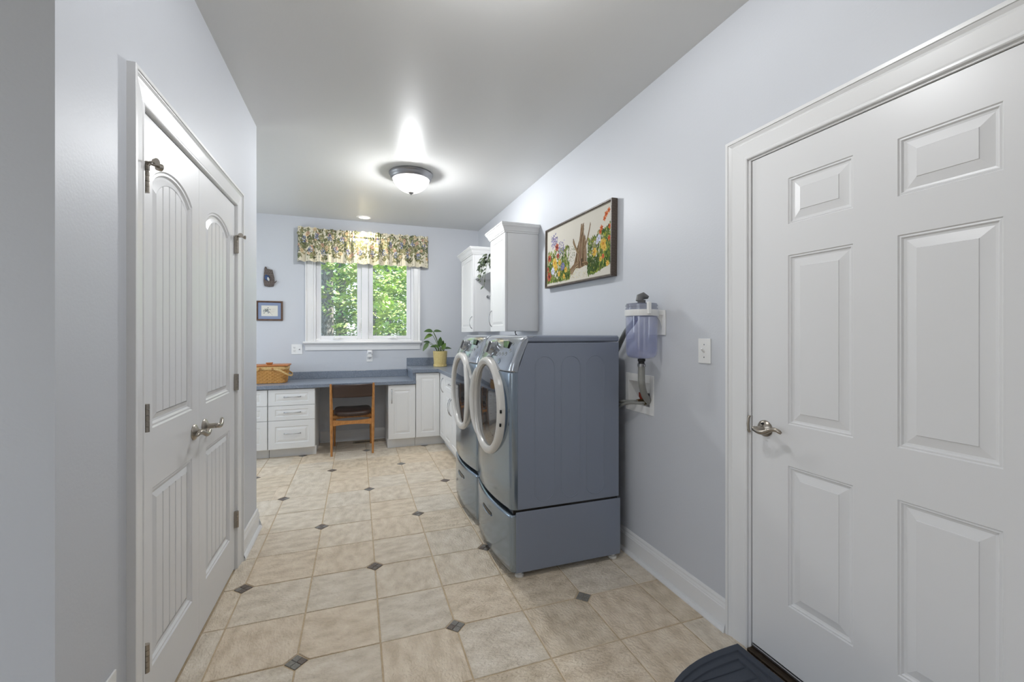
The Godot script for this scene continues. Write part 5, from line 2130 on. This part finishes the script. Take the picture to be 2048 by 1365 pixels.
# ---------------------------------------------------------------- woods behind the house
func outdoors() -> void:
	rng.seed = 101
	var g := G.new()
	g.box(Vector3(-30, -0.9, -45), Vector3(30, -0.5, ZB - 0.16))
	structure(put("ground", g, M.earth))
	var leaf := G.new()
	for s in [-1.0, 1.0]:
		leaf.quad(Vector3(0, 0, 0), Vector3(s * 0.36, 0.10, 0.35), Vector3(s * 0.26, 0.06, 0.75), Vector3(0, 0, 1.0))
	var lm := leaf.done()
	# [x, z, height of crown centre, radius, leaves, leaf size, tone, trunk radius, label]
	var bright := Color(0.36, 0.50, 0.16)
	var mid := Color(0.20, 0.34, 0.10)
	var cool := Color(0.20, 0.36, 0.16)
	var leafy := Color(0.24, 0.38, 0.12)
	var pale := Color(0.50, 0.62, 0.28)
	var spec := [
		[0.10, -9.8, 2.35, 1.05, 1900, 0.095, pale, 0.02, "young pale maple just outside the left casement"],
		[1.15, -9.0, 2.1, 1.2, 2600, 0.09, bright, 0.02, "young bright maple outside the right casement"],
		[0.35, -11.5, 3.2, 1.6, 3000, 0.10, bright, 0.05, "leafy sapling behind the two young maples"],
		[2.4, -12.0, 2.6, 1.9, 3200, 0.11, mid, 0.06, "full green tree in the woods beyond the young maples"],
		[-2.6, -11.6, 2.4, 1.8, 3000, 0.11, mid, 0.06, "full green tree in the woods beyond the young maples"],
		[0.9, -14.5, 3.2, 2.4, 4200, 0.12, cool, 0.08, "full green tree in the woods beyond the young maples"],
		[-0.9, -15.0, 2.0, 2.0, 3600, 0.12, mid, 0.08, "full green tree in the woods beyond the young maples"],
		[2.9, -17.0, 4.2, 2.8, 4200, 0.14, mid, 0.10, "full green tree in the woods beyond the young maples"],
		[-3.4, -18.0, 4.4, 2.8, 4200, 0.14, cool, 0.10, "full green tree in the woods beyond the young maples"],
		[0.4, -19.5, 3.4, 3.2, 5200, 0.15, leafy, 0.10, "full green tree in the woods beyond the young maples"],
		[4.5, -21.0, 3.4, 3.4, 4800, 0.16, cool, 0.10, "full green tree in the woods beyond the young maples"],
		[-4.6, -21.0, 3.4, 3.4, 4800, 0.16, cool, 0.10, "full green tree in the woods beyond the young maples"],
	]
	for s in spec:
		var t := thing("woodland_tree", s[8], "tree", "trees in the woods behind the house")
		var base := Vector3(s[0], -0.5, s[1])
		g = G.new()
		g.tube(bend([base, base + Vector3(0.05, s[2] * 0.6, 0), base + Vector3(0.0, s[2] + s[3] * 0.8, 0.05)], 8), [s[7] * 1.2, s[7] * 1.1, s[7], s[7], s[7] * 0.9, s[7] * 0.8, s[7] * 0.7, s[7] * 0.6, s[7] * 0.4], 8)
		put("trunk", g, M.bark, t)
		var mm := MultiMesh.new()
		mm.transform_format = MultiMesh.TRANSFORM_3D
		mm.use_colors = true
		mm.mesh = lm
		var R: float = s[3]
		var count: int = s[4]
		mm.instance_count = count
		var k := 0
		while k < count:      # flat sprays of leaves, one above the other
			var d := Vector3(rng.randfn(), rng.randfn(), rng.randfn()).normalized() * pow(rng.randf(), 0.45) * R
			var hub := Vector3(s[0], s[2], s[1]) + Vector3(d.x, d.y * 1.15, d.z)
			var tilt := Basis(Vector3(rng.randfn() * 0.25, 1, rng.randfn() * 0.25).normalized(), rng.randf() * TAU)
			var tone: Color = s[6]
			tone = tone * rng.randf_range(0.7, 1.35)
			for i in 28:
				if k >= count:
					break
				var a := rng.randf() * TAU
				var r := 0.32 * R / 1.6 * sqrt(rng.randf())
				var p := hub + tilt * Vector3(cos(a) * r, -0.25 * r * r + rng.randf_range(-0.03, 0.03), sin(a) * r)
				var b := Basis(Vector3.UP, -a + PI / 2 + rng.randf_range(-0.7, 0.7)) * Basis(Vector3.RIGHT, rng.randf_range(0.1, 0.8)) * Basis(Vector3(0, 0, 1), rng.randf_range(-0.5, 0.5))
				mm.set_instance_transform(k, Transform3D(b.scaled(Vector3.ONE * s[5] * rng.randf_range(0.7, 1.3)), p))
				var v := rng.randf_range(0.85, 1.15)
				mm.set_instance_color(k, Color(tone.r * v, tone.g * v, tone.b * v))
				k += 1
		var f := MultiMeshInstance3D.new()
		f.name = "foliage"
		f.multimesh = mm
		f.material_override = M.foliage
		f.set_meta("kind", "stuff")
		t.add_child(f)
		rest(t, base)
	for s in [[-0.72, -11.2, 0.16, "thick grey tree trunk seen through the left casement"], [-0.55, -16.0, 0.17, "slimmer grey tree trunk deeper in the woods"]]:
		var t := thing("tree_trunk", s[3], "tree trunk")
		g = G.new()
		g.tube([Vector3(s[0], -0.5, s[1]), Vector3(s[0] + 0.02, 2.0, s[1]), Vector3(s[0] - 0.03, 5.0, s[1]), Vector3(s[0] + 0.03, 9.0, s[1])], [s[2] * 1.25, s[2], s[2] * 0.92, s[2] * 0.7], 16)
		put("trunk", g, M.bark, t)
		rest(t, Vector3(s[0], -0.5, s[1]))
